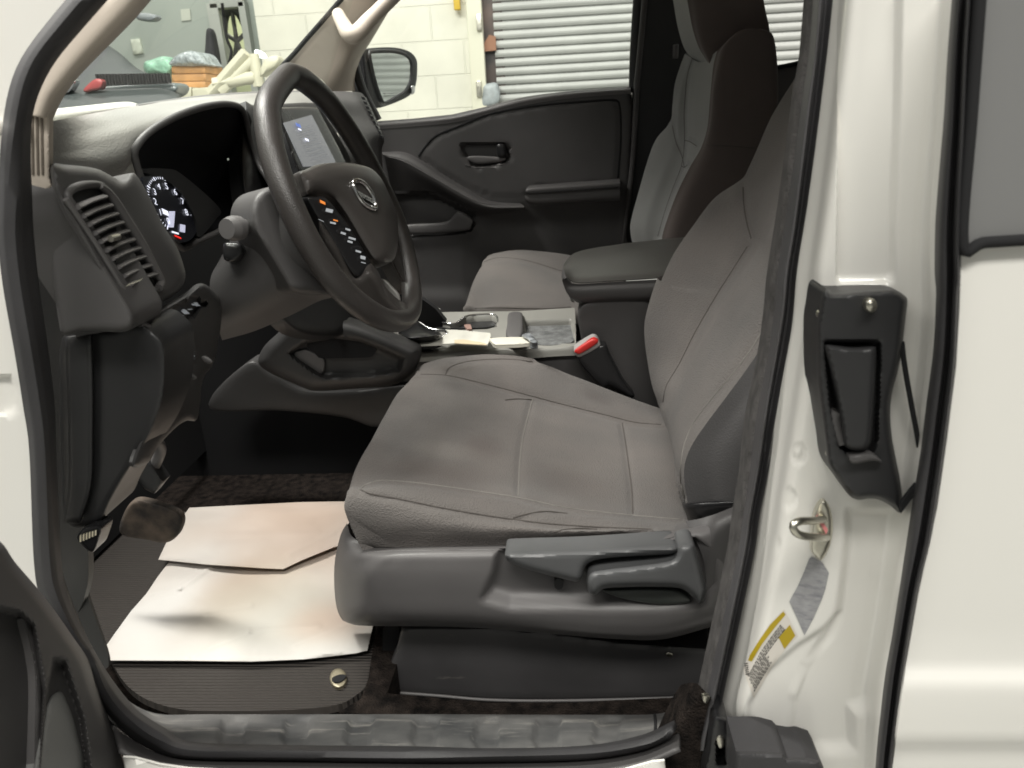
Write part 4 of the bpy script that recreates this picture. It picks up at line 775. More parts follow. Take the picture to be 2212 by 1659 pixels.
GR_pc = [(T('e', [(1010, 188), (1080, 166), (1180, 168), (1290, 190), (1450, 240)]), 0.005, 5), (T('e', [(960, 450), (1080, 447), (1200, 449), (1350, 452), (1500, 442)]), 0.005, 5)]
pc = surf('seat_cushion', [nose(r, (.01, 0, -.03), (.05, 0, -.1)) for r in (q0, q1, q2, q3, q4, q5, q6)], fabric, PS, nu=80, nv=80, grooves=GR_pc)
seam('seam', pc, T('e', [(1010, 188), (1080, 166), (1180, 168), (1290, 190), (1450, 240)]), .0009, thread, pc, n=40)
seam('seam', pc, T('e', [(960, 450), (1080, 447), (1200, 449), (1350, 452), (1500, 442)]), .0009, thread, pc, n=40)
R1 = S('c', [(405, 285), (380, 350), (350, 450), (338, 560), (325, 650), (250, 740), (205, 850), (150, 1040), (118, 1160), (110, 1230), (130, 1340)], 1.62)
R0 = [p+np.array([.05, .04, 0]) for p in R1]; R00 = [p+np.array([.16, .04, 0]) for p in R1]
R1b = S('c', [(425, 300), (400, 370), (375, 470), (362, 570), (358, 680), (330, 780), (290, 880), (230, 1040), (190, 1160), (180, 1240), (200, 1340)], 1.545)
R2 = S('c', [(440, 318), (418, 400), (408, 500), (400, 600), (400, 700), (388, 800), (370, 890), (320, 1020), (280, 1140), (255, 1250), (260, 1340)], 1.50)
R2b = S('c', [(500, 330), (480, 420), (470, 520), (462, 620), (458, 720), (435, 810), (405, 900), (350, 1030), (305, 1150), (275, 1260), (280, 1340)], 1.36)
R3_ = S('c', [(575, 270), (556, 340), (545, 430), (535, 540), (522, 680), (488, 790), (430, 890), (365, 1020), (315, 1150), (280, 1270), (290, 1340)], 1.24)
R4_ = S('c', [(690, 166), (640, 230), (600, 400), (590, 540), (580, 680), (560, 800), (510, 920), (450, 1040), (400, 1160), (370, 1270), (380, 1340)], 1.205)
R5_ = S('c', [(800, 153), (850, 185), (868, 300), (874, 450), (872, 600), (860, 750), (830, 900), (800, 1020), (760, 1160), (720, 1270), (700, 1340)], 1.20)
R6_ = [p+np.array([.02, .05, 0]) for p in R5_]
GR_pb = [(T('c', [(440, 318), (416, 400), (405, 500), (398, 620), (400, 750), (385, 880), (340, 1000), (295, 1130), (258, 1260)]), 0.006, 5), (T('c', [(335, 670), (355, 760), (385, 830), (400, 893)]), 0.006, 5), (T('c', [(400, 748), (430, 757), (465, 780)]), 0.006, 5), (T('c', [(385, 885), (400, 893), (415, 880)]), 0.006, 5)]
pb = surf('backrest', [R00, R0, R1, R1b, R2, R2b, R3_], fabric_lit, PS, nu=110, nv=110, grooves=GR_pb)
psd = surf('backrest_side', [R3_, R4_, R5_, R6_], fabric_shade, PS, nu=110, nv=40)
seam('seam', pb, T('c', [(440, 318), (416, 400), (405, 500), (398, 620), (400, 750), (385, 880), (340, 1000), (295, 1130), (258, 1260)]), .0009, thread, pb, n=60)
seam('seam', pb, T('c', [(335, 670), (355, 760), (385, 830), (400, 893)]), .0009, thread, pb, n=20)
seam('seam', pb, T('c', [(400, 748), (430, 757), (465, 780)]), .0009, thread, pb, n=20)
seam('seam', pb, T('c', [(385, 885), (400, 893), (415, 880)]), .0009, thread, pb, n=12)
seam('seam', psd, T('c', [(520, 775), (640, 780), (780, 792)]), .0009, thread, psd, n=30)
H1 = S('c', [(330, -140), (335, -30), (345, 40), (365, 150), (395, 250), (430, 300), (470, 320)], 1.53)
H0 = [p+np.array([.04, .03, 0]) for p in H1]; H00 = [p+np.array([.2, .03, .02]) for p in H1]
H2 = S('c', [(395, -140), (410, -30), (425, 60), (445, 160), (475, 250), (510, 310), (545, 365)], 1.31)
H3 = S('c', [(480, -140), (500, -30), (510, 60), (520, 160), (540, 250), (560, 320), (575, 372)], 1.275)
H4 = S('c', [(790, -140), (800, -30), (815, 60), (830, 130), (838, 190), (840, 260), (838, 330)], 1.27)
H5 = [p+np.array([.01, .06, 0]) for p in H4]
surf('headrest', [H00, H0, H1, H2], fabric_lit, PS, nu=40, nv=40)
surf('headrest_side', [H2, H3, H4, H5], fabric_shade, PS, nu=40, nv=40)

# ---- passenger door
PD = part('passenger_door')
hr = T('b', [(1010, 945), (1060, 930), (1290, 925), (1322, 960), (1330, 1035), (1280, 1058), (1130, 1085), (1075, 1065), (1030, 1000)])
ins = T('b', [(740, 1012), (790, 945), (860, 880), (1000, 822), (1200, 742), (1500, 688), (1800, 662), (2000, 652), (2038, 690), (2046, 900), (2030, 1180), (1800, 1200), (1500, 1215), (1420, 1270), (1200, 1268), (1100, 1232), (900, 1125)])
def doorshape(x, y):
    u = np.clip((y-T('b', [(0, 940)])[0][1])/120, 0, 1)
    return -.012*sm(u)
dp = pad('door_panel', T('b', [(440, 800), (480, 784), (700, 768), (950, 742), (1150, 697), (1400, 632), (1700, 592), (2110, 565), (2130, 700), (2110, 1200), (2060, 2300), (300, 2300), (300, 1400), (440, 1000)]), ypl(1.72), plas, PD, bulge=.02, r=9, t=.05, res=8, curve=False,
         dents=[(ins, .006, 3), ([(p[0]*1.0, p[1]) for p in (np.array(ins)-np.mean(ins, 0))*.985+np.mean(ins, 0)], -.008, 4), (hr, .022, 5),
                (T('b', [(560, 1280), (770, 1248), (900, 1292), (1100, 1402), (1092, 1470), (1040, 1502), (560, 1530)]), .03, 7),
                (T('b', [(520, 1330), (1100, 1540), (1100, 1900), (520, 1900)]), .01, 40), (T('b', [(1100, 1420), (2100, 1300), (2100, 1900), (1100, 1900)]), .02, 60)])
seam('insert_seam', dp, T('b', [(738, 1014), (785, 945), (855, 878), (1000, 818), (1200, 738), (1500, 684), (1800, 659), (2000, 649), (2040, 690), (2048, 900), (2030, 1150)]), .003, black, dp, n=90, lift=.001)
surf('door_cap', [S('b', [(470, 786), (700, 768), (950, 742), (1150, 697), (1400, 632), (1700, 592), (2110, 562)], 1.745), S('b', [(470, 800), (700, 782), (950, 758), (1150, 712), (1400, 648), (1700, 606), (2112, 576)], 1.70), S('b', [(490, 836), (700, 820), (950, 796), (1150, 752), (1400, 688), (1700, 640), (2114, 606)], 1.698)], plas_mid, PD, nu=60, nv=20)
pad('handle_cup', T('b', [(1050, 1020), (1120, 1010), (1290, 1022), (1285, 1045), (1140, 1062), (1080, 1050)]), ypl(1.705), plas_mid, PD, bulge=.004, r=4, t=.01, res=5)
pad('door_handle', T('b', [(1245, 938), (1290, 934), (1302, 960), (1300, 1010), (1250, 1015)]), ypl(1.70), plas_gl, PD, bulge=.008, r=5, t=.02, res=5)
ar = surf('door_armrest', [S('b', [(1440, 1215), (1470, 1200), (1600, 1190), (1850, 1172), (2040, 1158)], [1.70]*5), S('b', [(1432, 1228), (1460, 1215), (1600, 1204), (1850, 1188), (2042, 1172)], 1.62), S('b', [(1434, 1246), (1460, 1246), (1600, 1238), (1850, 1222), (2042, 1208)], 1.61), S('b', [(1428, 1260), (1460, 1262), (1600, 1254), (1850, 1238), (2042, 1224)], 1.615), S('b', [(1430, 1300), (1470, 1318), (1600, 1318), (1850, 1300), (2042, 1290)], 1.62), S('b', [(1440, 1310), (1480, 1326), (1600, 1326), (1850, 1310), (2042, 1300)], 1.70)], plas, PD, nu=50, nv=60)
seam('armrest_seam', ar, T('b', [(1434, 1250), (1480, 1250), (1700, 1236), (2030, 1212)]), .002, black, ar, n=40)
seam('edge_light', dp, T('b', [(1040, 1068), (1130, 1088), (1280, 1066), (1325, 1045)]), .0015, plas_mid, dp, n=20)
sw_rows = [S('b', [(500, 985), (640, 985), (760, 1040), (900, 1130), (1050, 1220), (1200, 1300), (1400, 1318)], 1.70),
           S('b', [(505, 1000), (630, 1010), (750, 1065), (890, 1155), (1040, 1248), (1200, 1325), (1420, 1334)], 1.655),
           S('b', [(520, 1030), (620, 1060), (740, 1130), (880, 1210), (1020, 1290), (1180, 1350), (1420, 1350)], 1.65),
           S('b', [(560, 1240), (700, 1235), (820, 1240), (930, 1280), (1080, 1370), (1200, 1390), (1420, 1360)], 1.69)]
swo = surf('door_pull_sweep', sw_rows, plas, PD, nu=60, nv=40)
seam('sweep_seam', swo, T('b', [(530, 1015), (640, 1045), (760, 1110), (900, 1190), (1040, 1270), (1180, 1322), (1400, 1322)]), .0012, plas_mid, swo, n=50)
pad('pocket_lip', T('b', [(640, 1462), (900, 1440), (960, 1400), (1000, 1370), (1085, 1420), (1080, 1465), (1030, 1498), (670, 1520)]), ypl(1.70), plas_mid, PD, bulge=.006, r=6, t=.01, res=7)
pad('window_glass', T('b', [(370, 280), (640, -10), (900, -200), (2190, -200), (2110, 565), (1400, 632), (950, 742), (470, 784)]), ypl(1.77), glassm, PD, t=.0, res=60, curve=False)
tube('window_frame', S('b', [(2135, 600), (2145, 300), (2185, -300)], 1.75), .016, plas_dk, PD, n=12)
tube('window_frame', S('b', [(310, 330), (330, 450), (380, 600), (470, 780)], 1.74), .014, plas_dk, PD, n=20)
# right B pillar (passenger side) and rear window trim
pad('centre_pillar', T('c', [(215, -200), (160, 200), (125, 470), (110, 900), (60, 1300), (400, 1300), (420, 900), (420, -200)]), ypl(1.73), plas_dk, TR, bulge=.01, r=12, t=.04, res=14, curve=False)
tube('pillar_seal', S('c', [(200, -150), (170, 200), (145, 470), (120, 900), (70, 1300)], 1.70), .008, plas, TR, n=20)
box('belt_guide', tuple(PY(T('c', [(352, 275)])[0], 1.68)), (.014, .014, .035), plas_mid, TR)
pad('rear_side_trim', T('c', [(700, 380), (880, 362), (990, 345), (1100, 320), (1100, 900), (700, 900)]), ypl(1.72), plas, TR, bulge=.01, r=10, t=.04, res=12, curve=False)
tube('rear_window_seal', S('c', [(800, 372), (880, 362), (990, 340), (1100, 310)], 1.71), .006, black, TR, n=12)
# passenger A pillar with grab handle
pa = surf('windscreen_pillar_trim', [
    S('j', [(560, 200), (640, 130), (760, 0), (900, -160), (1060, -340), (1250, -560)], 1.58),
    S('j', [(700, 200), (800, 110), (900, 0), (1010, -140), (1150, -310), (1330, -560)], 1.585),
    S('j', [(950, 330), (1010, 240), (1080, 100), (1180, -60), (1290, -240), (1450, -560)], 1.60),
    S('j', [(1040, 440), (1100, 330), (1180, 180), (1270, 20), (1370, -170), (1540, -560)], 1.62),
    S('j', [(1200, 440), (1215, 350), (1250, 220), (1320, 60), (1430, -120), (1640, -560)], 1.67),
    S('j', [(1280, 440), (1270, 360), (1290, 230), (1345, 90), (1450, -80), (1700, -500)], 1.73)], beige, TR, nu=60, nv=40)
tube('grab_handle', S('b', [(215, 90), (245, 150), (290, 220), (340, 215), (420, 130), (540, 10), (620, -70)], [1.56, 1.53, 1.51, 1.51, 1.53, 1.55, 1.57]), [.016, .018, .022, .02, .018, .018, .018], beige, TR, n=60, seg=14)
tube('windscreen_seal', S('j', [(500, 280), (580, 185), (680, 80), (800, -60), (950, -230), (1150, -460)], 1.57), .006, black, TR, n=30)
# side mirror
SMr = part('side_mirror')
_m = PY(T('b', [(560, 480)])[0], 1.965); _n = np.array([.75, .62, .02])-(_m-CAM)/np.linalg.norm(_m-CAM); _n /= np.linalg.norm(_n)
def MP(l): return (_m+_n*l, _n)
HO = T('b', [(368, 330), (400, 316), (500, 306), (600, 310), (680, 335), (722, 380), (730, 440), (722, 540), (690, 610), (600, 660), (480, 700), (420, 690), (400, 600), (380, 450)])
GO = T('b', [(418, 350), (440, 335), (560, 332), (640, 350), (680, 385), (690, 430), (684, 520), (650, 590), (590, 630), (520, 668), (500, 655), (470, 580), (440, 470)])
pad('mirror_housing', HO, MP(-.006), plas_gl, SMr, bulge=.004, r=4, t=.05, res=5)
pad('mirror_glass', GO, MP(.002), mat('mirror_silver', (.80, .84, .82), .05, metal=1), SMr, t=.003, res=10)
tube('mirror_rim', [onpl(q, MP(.001)) for q in GO], .006, plas_dk, SMr, closed=True, n=70)
text_on('mirror_lettering', 'OBJECTS IN MIRROR ARE', MP(.0035), 'b', (560, 605), (8.5, -.4), (-.5, -11), plas_mid, SMr)
text_on('mirror_lettering', 'CLOSER THAN THEY APPEAR', MP(.0035), 'b', (568, 620), (8, -.4), (-.5, -11), plas_mid, SMr)
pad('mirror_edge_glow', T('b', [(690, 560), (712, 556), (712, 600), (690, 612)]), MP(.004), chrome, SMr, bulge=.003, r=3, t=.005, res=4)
# windscreen
wsf = [PY(T('a', [(330, 785)])[0], .16), PY(T('a', [(890, 683)])[0], .62), PY(T('a', [(1700, 600)])[0], 1.25), PY(T('b', [(130, 590)])[0], 1.6)]
wtop = [PY(T('a', [(980, -20)])[0], .22), PY(T('a', [(1400, -60)])[0], .7), PY(T('a', [(1900, -50)])[0], 1.25), PY(T('b', [(330, -60)])[0], 1.58)]
surf('windscreen', [wsf, wtop], glassm, TR, nu=20, nv=8)

# ---- driver side A pillar, seals, body
surf('driver_pillar_trim', [
    S('a', [(720, -60), (600, 70), (480, 205), (370, 340), (280, 470), (215, 610), (178, 745)], .125),
    S('a', [(790, -60), (665, 80), (545, 215), (430, 350), (335, 480), (260, 615), (215, 750)], .108),
    S('a', [(930, -60), (800, 90), (665, 235), (540, 370), (430, 500), (330, 630), (275, 760)], .108),
    S('a', [(1010, -60), (880, 95), (735, 245), (600, 380), (480, 510), (390, 640), (330, 770)], .135)], beige, TR, nu=60, nv=24, thick=.003)
ve = pad('pillar_grille', T('a', [(176, 715), (300, 712), (325, 730), (325, 1150), (345, 1210), (280, 1260), (265, 1372), (205, 1368), (190, 1200), (175, 1000)]), ypl(.118), beige, TR, bulge=.005, r=6, t=.004, res=6, curve=False)
for x in (196, 228, 258):
    pad('grille_slot', T('a', [(x+2, 750), (x+18, 750), (x+24, 1135), (x+10, 1135)]), ypl(.1122), mat('slot_brown', (.12, .10, .08), .8), ve, t=.002, res=12, curve=False)
# weatherstrip loop, driver door opening
wo = T('a', [(700, -120), (520, 40), (330, 230), (190, 420), (110, 600), (70, 800), (60, 1000), (65, 1200), (75, 1480)])+T('d', [(120, 400), (170, 800), (215, 1200), (250, 1659)])
seal_y = .085
sl_rows = [
    [PY(p, .075) for p in T('a', [(500, -40), (310, 190), (208, 325), (140, 440), (92, 570), (60, 720), (38, 900), (22, 1100), (12, 1300)])+T('d', [(12, 60), (50, 400), (120, 800), (175, 1150), (215, 1450)])+T('g', [(200, 560), (240, 760), (340, 960), (430, 1100), (520, 1290), (640, 1430), (800, 1540), (1000, 1600), (1500, 1612), (2200, 1625)])+T('h', [(1000, 1625), (1500, 1610), (1800, 1560), (1930, 1500)])],
    [PY(p, .055) for p in T('a', [(580, -40), (390, 190), (290, 315), (218, 430), (165, 560), (126, 710), (98, 900), (86, 1100), (80, 1300)])+T('d', [(80, 60), (122, 400), (190, 800), (245, 1150), (270, 1450)])+T('g', [(260, 560), (300, 760), (390, 960), (480, 1090), (560, 1250), (680, 1390), (840, 1500), (1000, 1570), (1500, 1580), (2200, 1590)])+T('h', [(1000, 1592), (1500, 1580), (1800, 1530), (1960, 1460)])],
    [PY(p, .085) for p in T('a', [(690, -40), (490, 190), (392, 305), (312, 415), (248, 535), (202, 660), (175, 800), (172, 1000), (182, 1300)])+T('d', [(195, 60), (232, 400), (290, 800), (330, 1150), (340, 1450)])+T('g', [(310, 560), (350, 760), (440, 950), (510, 1080), (600, 1220), (720, 1360), (870, 1460), (1020, 1535), (1500, 1552), (2200, 1560)])+T('h', [(1000, 1570), (1500, 1556), (1800, 1500), (1980, 1420)])]]
surf('door_opening_seal', sl_rows, rubber, TR, nu=160, nv=18, thick=.006)
# B side seal
bs = [S('c', [(1040, -60), (1010, 300), (975, 500), (930, 850), (880, 1200), (840, 1450)], .17)+S('f', [(820, 300), (790, 520), (720, 870), (690, 1150), (650, 1400), (610, 1659)], [.17, .17, .165, .16, .155, .15])+S('i', [(160, 1450), (120, 1560)], .13),
      S('c', [(1060, -60), (1030, 300), (995, 500), (952, 850), (905, 1200), (865, 1450)], .13)+S('f', [(850, 300), (820, 520), (755, 870), (722, 1150), (685, 1400), (645, 1659)], [.13, .13, .125, .12, .115, .11])+S('i', [(200, 1450), (170, 1560)], .10),
      S('c', [(1090, -60), (1060, 300), (1030, 500), (985, 850), (935, 1200), (895, 1450)], .12)+S('f', [(880, 300), (850, 520), (785, 870), (750, 1150), (712, 1400), (670, 1659)], [.12, .12, .115, .11, .105, .10])+S('i', [(230, 1400), (200, 1560)], .09)]
surf('pillar_cloth_seal', bs, fuzz, TR, nu=120, nv=14)
bs2 = [bs[2],
       S('c', [(1130, -60), (1100, 300), (1060, 600), (1030, 850), (985, 1200), (945, 1450)], .095)+S('f', [(925, 300), (890, 520), (830, 870), (790, 1150), (745, 1400), (705, 1659)], [.095, .095, .09, .088, .085, .08])+S('i', [(280, 1400), (250, 1560)], .07),
       S('c', [(1160, -60), (1125, 300), (1090, 600), (1055, 850), (1010, 1200), (968, 1450)], .115)+S('f', [(950, 300), (915, 520), (850, 870), (812, 1150), (765, 1400), (725, 1659)], [.115, .115, .11, .108, .105, .10])+S('i', [(305, 1370), (280, 1560)], .09),
       S('c', [(1205, -60), (1165, 300), (1128, 600), (1095, 850), (1045, 1200), (1005, 1450)], .10)+S('f', [(990, 300), (955, 520), (890, 870), (850, 1150), (800, 1400), (760, 1659)], [.10, .10, .095, .09, .088, .085])+S('i', [(345, 1340), (320, 1560)], .075)]
surf('pillar_rubber_seal', bs2, rubber_lt, TR, nu=120, nv=40)
# white front body side by the hinge
pad('front_pillar', [(-60, -60), (230, -60), (150, 60), (92, 130), (60, 220), (45, 330), (42, 470), (50, 600), (75, 760), (95, 880), (105, 1000), (110, 1130), (110, 1240), (95, 1290), (-60, 1290)], ypl(.13), paint, TR, bulge=.015, r=16, t=.003, res=12, dents=[([(-30, 812), (22, 815), (36, 840), (34, 880), (20, 896), (-30, 900)], .008, 8)])
pad('rocker_panel', T('g', [(655, 1600), (720, 1605), (850, 1640), (1000, 1662), (1500, 1690), (2212, 1700)])+T('h', [(1000, 1690), (1500, 1690), (1700, 1670), (1860, 1625), (1920, 1620), (1960, 1900)])+T('g', [(700, 1900)]), ypl(.02), paint, TR, bulge=.01, r=10, t=.002, res=20, curve=False)
# sill
sill = surf('sill_plate', [
    S('g', [(300, 480), (360, 700), (440, 900), (520, 1080), (600, 1200), (700, 1310), (850, 1370), (1100, 1372), (1600, 1372), (2212, 1372)], [.16, .16, .17, .18, .185, .19, .20, .20, .20, .20])+S('h', [(800, 1372), (1200, 1374), (1600, 1374), (1880, 1370), (1990, 1330), (2110, 1270)], [.20, .20, .20, .20, .205, .215]),
    S('g', [(270, 500), (340, 740), (430, 960), (500, 1120), (580, 1260), (700, 1390), (850, 1470), (1100, 1480), (1600, 1485), (2212, 1488)], .125)+S('h', [(800, 1490), (1200, 1492), (1600, 1490), (1880, 1470), (2000, 1430), (2100, 1370)], .13),
    S('g', [(250, 520), (320, 770), (410, 990), (490, 1180), (570, 1330), (690, 1460), (850, 1550), (1100, 1572), (1600, 1580), (2212, 1584)], .085)+S('h', [(800, 1586), (1200, 1582), (1600, 1576), (1880, 1540), (2000, 1490), (2100, 1420)], .09),
    S('g', [(230, 540), (300, 800), (390, 1030), (470, 1210), (560, 1370), (680, 1500), (850, 1600), (1100, 1640), (1600, 1650), (2212, 1655)], .08)+S('h', [(800, 1655), (1200, 1650), (1600, 1640), (1880, 1600), (2000, 1550), (2100, 1480)], .085)],
    sillm, TR, nu=240, nv=60, ddir=(0, 0, -1), dents=[(T('g', [(x, 1400), (x+60, 1385), (x+130, 1390), (x+115, 1450), (x+110, 1560), (x+10, 1560), (x-25, 1500)]), .006, 7) for x in (1190, 1530, 1865)]+[(T('h', [(x, 1400), (x+60, 1385), (x+130, 1390), (x+115, 1450), (x+110, 1560), (x+10, 1560), (x-25, 1500)]), .006, 7) for x in (590, 920, 1240, 1560)])
surf('sill_lower_trim', [S('g', [(600, 1440), (800, 1570), (1000, 1612), (1500, 1622), (2212, 1630)], .075)+S('h', [(1000, 1625), (1500, 1610), (1800, 1565), (2000, 1480)], .075), S('g', [(640, 1570), (800, 1640), (1000, 1680), (1500, 1690), (2212, 1700)], .03)+S('h', [(1000, 1700), (1500, 1690), (1800, 1640), (2000, 1560)], .03)], plas, TR, nu=80, nv=10, thick=.004)
seam('sill_joint', sill, T('h', [(1868, 1375), (1872, 1430), (1866, 1530)]), .0018, black, sill, n=20)
seam('sill_edge', sill, T('g', [(500, 1230), (580, 1390), (700, 1500), (880, 1580), (1100, 1592), (1600, 1596), (2212, 1600)])+T('h', [(1200, 1600), (1600, 1585), (1850, 1545), (1980, 1500)]), .003, black, sill, n=140)
# carpet heaps between sill and seat
pad('carpet_edge', T('h', [(180, 1362), (300, 1290), (340, 1180), (380, 900), (560, 900), (440, 1260), (1000, 1310), (1400, 1310), (2120, 1275), (2000, 1350), (1890, 1380), (800, 1385)]), zpl(.555), carpet, TR, t=.05, res=12, curve=False)
# ---- pedals
PDL = part('pedal_assembly')
pad('pedal_pad', T('d', [(860, 1580), (960, 1500), (1060, 1640), (1000, 1720), (940, 1690)]), ypl(.42), plas_dk, PDL, bulge=.006, r=6, t=.02, res=7, curve=False)
tube('pedal_arm', S('d', [(1000, 1360), (1040, 1430), (1000, 1540), (960, 1600)], [.40, .42, .43, .43]), .008, plas_mid, PDL, n=12)
pad('foot_rest', T('g', [(640, 400), (690, 250), (780, 230), (960, 300), (960, 400), (890, 455), (780, 440)]), ypl(.42), mat('worn_pedal', (.04, .033, .029), .8, noise=.6, nscale=30, tint=(.07, .053, .04), bump=.6, bscale=60, bdist=.004), PDL, bulge=.008, r=8, t=.008, res=5)
pad('hood_release', T('g', [(412, 430), (455, 375), (540, 372), (530, 440), (500, 505), (460, 490)]), ypl(.15), plas_gl, PDL, bulge=.006, r=6, t=.02, res=5)
rq = []
for i in range(6):
    c = T('g', [(430+i*16, 440-i*7)])[0]; rq.append([PY((c[0]-1.6, c[1]-8+i*.5), .141), PY((c[0]+1.8, c[1]-12+i), .141), PY((c[0]+1.6, c[1]+5), .141), PY((c[0]-2, c[1]+6), .141)])
quads('release_mark', rq, mat('mark_cream', (.65, .6, .45), .5), PDL)

# ---- rear half door (closed) seen from its front edge
RD = part('rear_door')
L0 = [p for p in bs2[3]]
edgeR = S('c', [(1825, -60), (1800, 300), (1782, 600), (1760, 900), (1738, 1200), (1735, 1500)], -.005)+S('f', [(1742, 200), (1730, 500), (1690, 800), (1660, 1050), (1620, 1300), (1590, 1500)], -.005)+S('i', [(1350, 850), (1290, 1250), (1250, 1700), (1240, 1900)], -.005)
def mix(f, y): # a vertical line at fraction f between left and right jamb edges, at depth y
    A = cat(Lp, 60); B = cat(Rp, 60); return [PY(a*(1-f)+b*f, y) for a, b in zip(A, B)][::4]+[PY(A[-1]*(1-f)+B[-1]*f, y)]
Lp = np.array(T('c', [(1198, -60), (1160, 300), (1122, 600), (1090, 850), (1040, 1200), (1000, 1450)])+T('f', [(985, 300), (950, 520), (885, 870), (845, 1150), (795, 1400), (755, 1659)])+T('i', [(340, 1340), (360, 1365), (400, 1440), (470, 1550), (500, 1800)]))
Rp = np.array(T('c', [(1840, -60), (1812, 300), (1795, 600), (1770, 900), (1748, 1200), (1745, 1500)])+T('f', [(1752, 200), (1738, 500), (1700, 800), (1670, 1050), (1630, 1300), (1600, 1500)])+T('i', [(1365, 850), (1320, 1100), (1290, 1350), (1265, 1600), (1255, 1800)]))
emb = T('c', [(1225, -100), (1560, -100), (1545, 600), (1520, 1200), (1520, 1480), (1490, 1510), (1240, 1515), (1215, 1490), (1225, 900)])
flow = T('i', [(1100, 180), (1380, 180), (1330, 700), (1250, 1300), (1120, 1340), (1130, 1560), (730, 1590), (780, 1300), (850, 1100), (980, 930), (1040, 800), (1080, 500)])
flow2 = T('i', [(480, 1540), (520, 1300), (600, 1130), (800, 960), (960, 860), (1030, 780), (1060, 800), (1000, 940), (860, 1080), (780, 1250), (730, 1560)])
cir = lambda s, x, y, r_: T(s, [(x+r_*math.cos(a), y+r_*math.sin(a)*1.15) for a in np.linspace(0, 6.28, 13)[:-1]])
jamb = surf('door_edge_panel', [mix(0, .095), mix(.08, .075), mix(.16, .05), mix(.3, .042), mix(.55, .035), mix(.8, .03), mix(.92, .025), mix(1.0, .0)], paint, RD, nu=220, nv=150,
    dents=[(emb, .007, 9), (flow, .008, 30), (flow2, .006, 26)]+[(cir('f', 1010, 1070, 48), .0022, 4), (cir('f', 1005, 1060, 24), -.0016, 4), (cir('f', 955, 1310, 50), .0022, 5), (cir('f', 870, 1550, 45), .0022, 5)])
# dark seal strip on the leading edge of the rear door
Ro = T('c', [(1935, -60), (1915, 300), (1900, 700), (1885, 1000), (1876, 1300), (1880, 1500)])+T('f', [(1870, 200), (1850, 600), (1800, 1000), (1750, 1350), (1715, 1550)])+T('i', [(1500, 650), (1430, 1050), (1390, 1350), (1350, 1659), (1340, 1850)])
Rd0 = cat(Rp-np.array([4, 0]), 60); Rd1 = cat(np.array(Ro), 60)
def sline(f, y): return [PY(a*(1-f)+b*f, y) for a, b in zip(Rd0, Rd1)]
surf('leading_edge_seal', [sline(0, -.002), sline(.15, -.03), sline(.45, -.038), sline(.6, -.028), sline(.85, -.048), sline(1.0, -.035)], rubber, RD, nu=120, nv=40)
for y in (400, 1320, 1575): # clamps on the seal
    pass
# outer skin with body crease, and glass
SK = -.04
def skins(y0): return 0
sk = pad('outer_skin', T('c', [(1878, 1312), (2300, 1282), (2300, 1500)])+[(2260, 1900)]+T('i', [(1290, 1900), (1350, 1659), (1390, 1350), (1430, 1050), (1500, 650)])+T('f', [(1750, 1350), (1800, 1000), (1850, 600), (1868, 300)]), ypl(SK), paint, RD, t=.003, curve=False, res=16, edge_shape=True,
         shape=lambda x, y: .007*sm((y-1430)/60)-.007*sm((y-1590)/40)+.004*sm((y-1350)/200))
pad('quarter_glass', T('c', [(1978, -100), (2300, -100), (2300, 1268), (1884, 1300), (1900, 900)]), ypl(SK-.002), tint_glass, RD, t=.004, curve=False, res=40)
tube('glass_edge', S('c', [(1980, -100), (1930, 600), (1882, 1302), (2000, 1294), (2300, 1275)], SK-.004), .0035, black, RD, n=60, raw=False)
surf('window_channel', [S('c', [(1925, -100), (1905, 500), (1880, 1000), (1872, 1300)], SK+.004), S('c', [(1972, -100), (1935, 500), (1905, 1000), (1884, 1300)], SK-.002)], rubber_lt, RD, nu=40, nv=6)
# the body carries on rearward outside the picture
cr_ = lambda x, y: .007*sm((y-1430)/60)-.007*sm((y-1590)/40)+.004*sm((y-1350)/200)
pad('rear_quarter_panel', [(2247, 519), (5600, 290), (5600, 1900), (2247, 1900)], ypl(SK), paint, TR, t=.003, curve=False, res=36, edge_shape=True, shape=cr_)
pad('rear_side_window', [(2247, -420), (3700, -520), (3700, 412), (2247, 511)], ypl(SK-.002), tint_glass, TR, t=.004, curve=False, res=120)
pad('rear_pillar_panel', [(3700, -520), (5600, -640), (5600, 290), (3700, 416)], ypl(SK), paint, TR, t=.02, curve=False, res=120)
box('rear_side_panel', (.92, 1.76, .85), (.75, .04, .85), plas_dk, TR, bev=0)
# inner handle bezel
HB = T('f', [(1128, 230), (1140, 195), (1160, 183), (1190, 207), (1260, 203), (1350, 195), (1460, 188), (1520, 190), (1570, 218), (1590, 250), (1580, 340), (1570, 430), (1560, 520), (1535, 640), (1508, 740), (1498, 850), (1508, 980), (1530, 1100), (1550, 1200), (1562, 1300), (1552, 1382), (1500, 1345), (1440, 1312), (1380, 1305), (1330, 1312), (1280, 1290), (1220, 1210), (1165, 1125), (1148, 1000), (1128, 850), (1105, 650), (1104, 400), (1118, 300)])
hbz = pad('handle_bezel', HB, ypl(.022), plas_dk, RD, bulge=.02, r=12, t=.03, res=6, dents=[(T('f', [(1150, 470), (1440, 470), (1440, 600), (1425, 1000), (1400, 1060), (1290, 1075), (1230, 1030), (1180, 800)]), .014, 6)])
pad('handle_lever', T('f', [(1148, 500), (1160, 484), (1200, 488), (1300, 500), (1405, 494), (1424, 510), (1422, 600), (1412, 800), (1400, 980), (1380, 1035), (1330, 1052), (1275, 1040), (1250, 1010), (1235, 900), (1205, 740), (1172, 600)]), ypl(.006), plas_dk, RD, bulge=.012, r=10, t=.02, res=6)
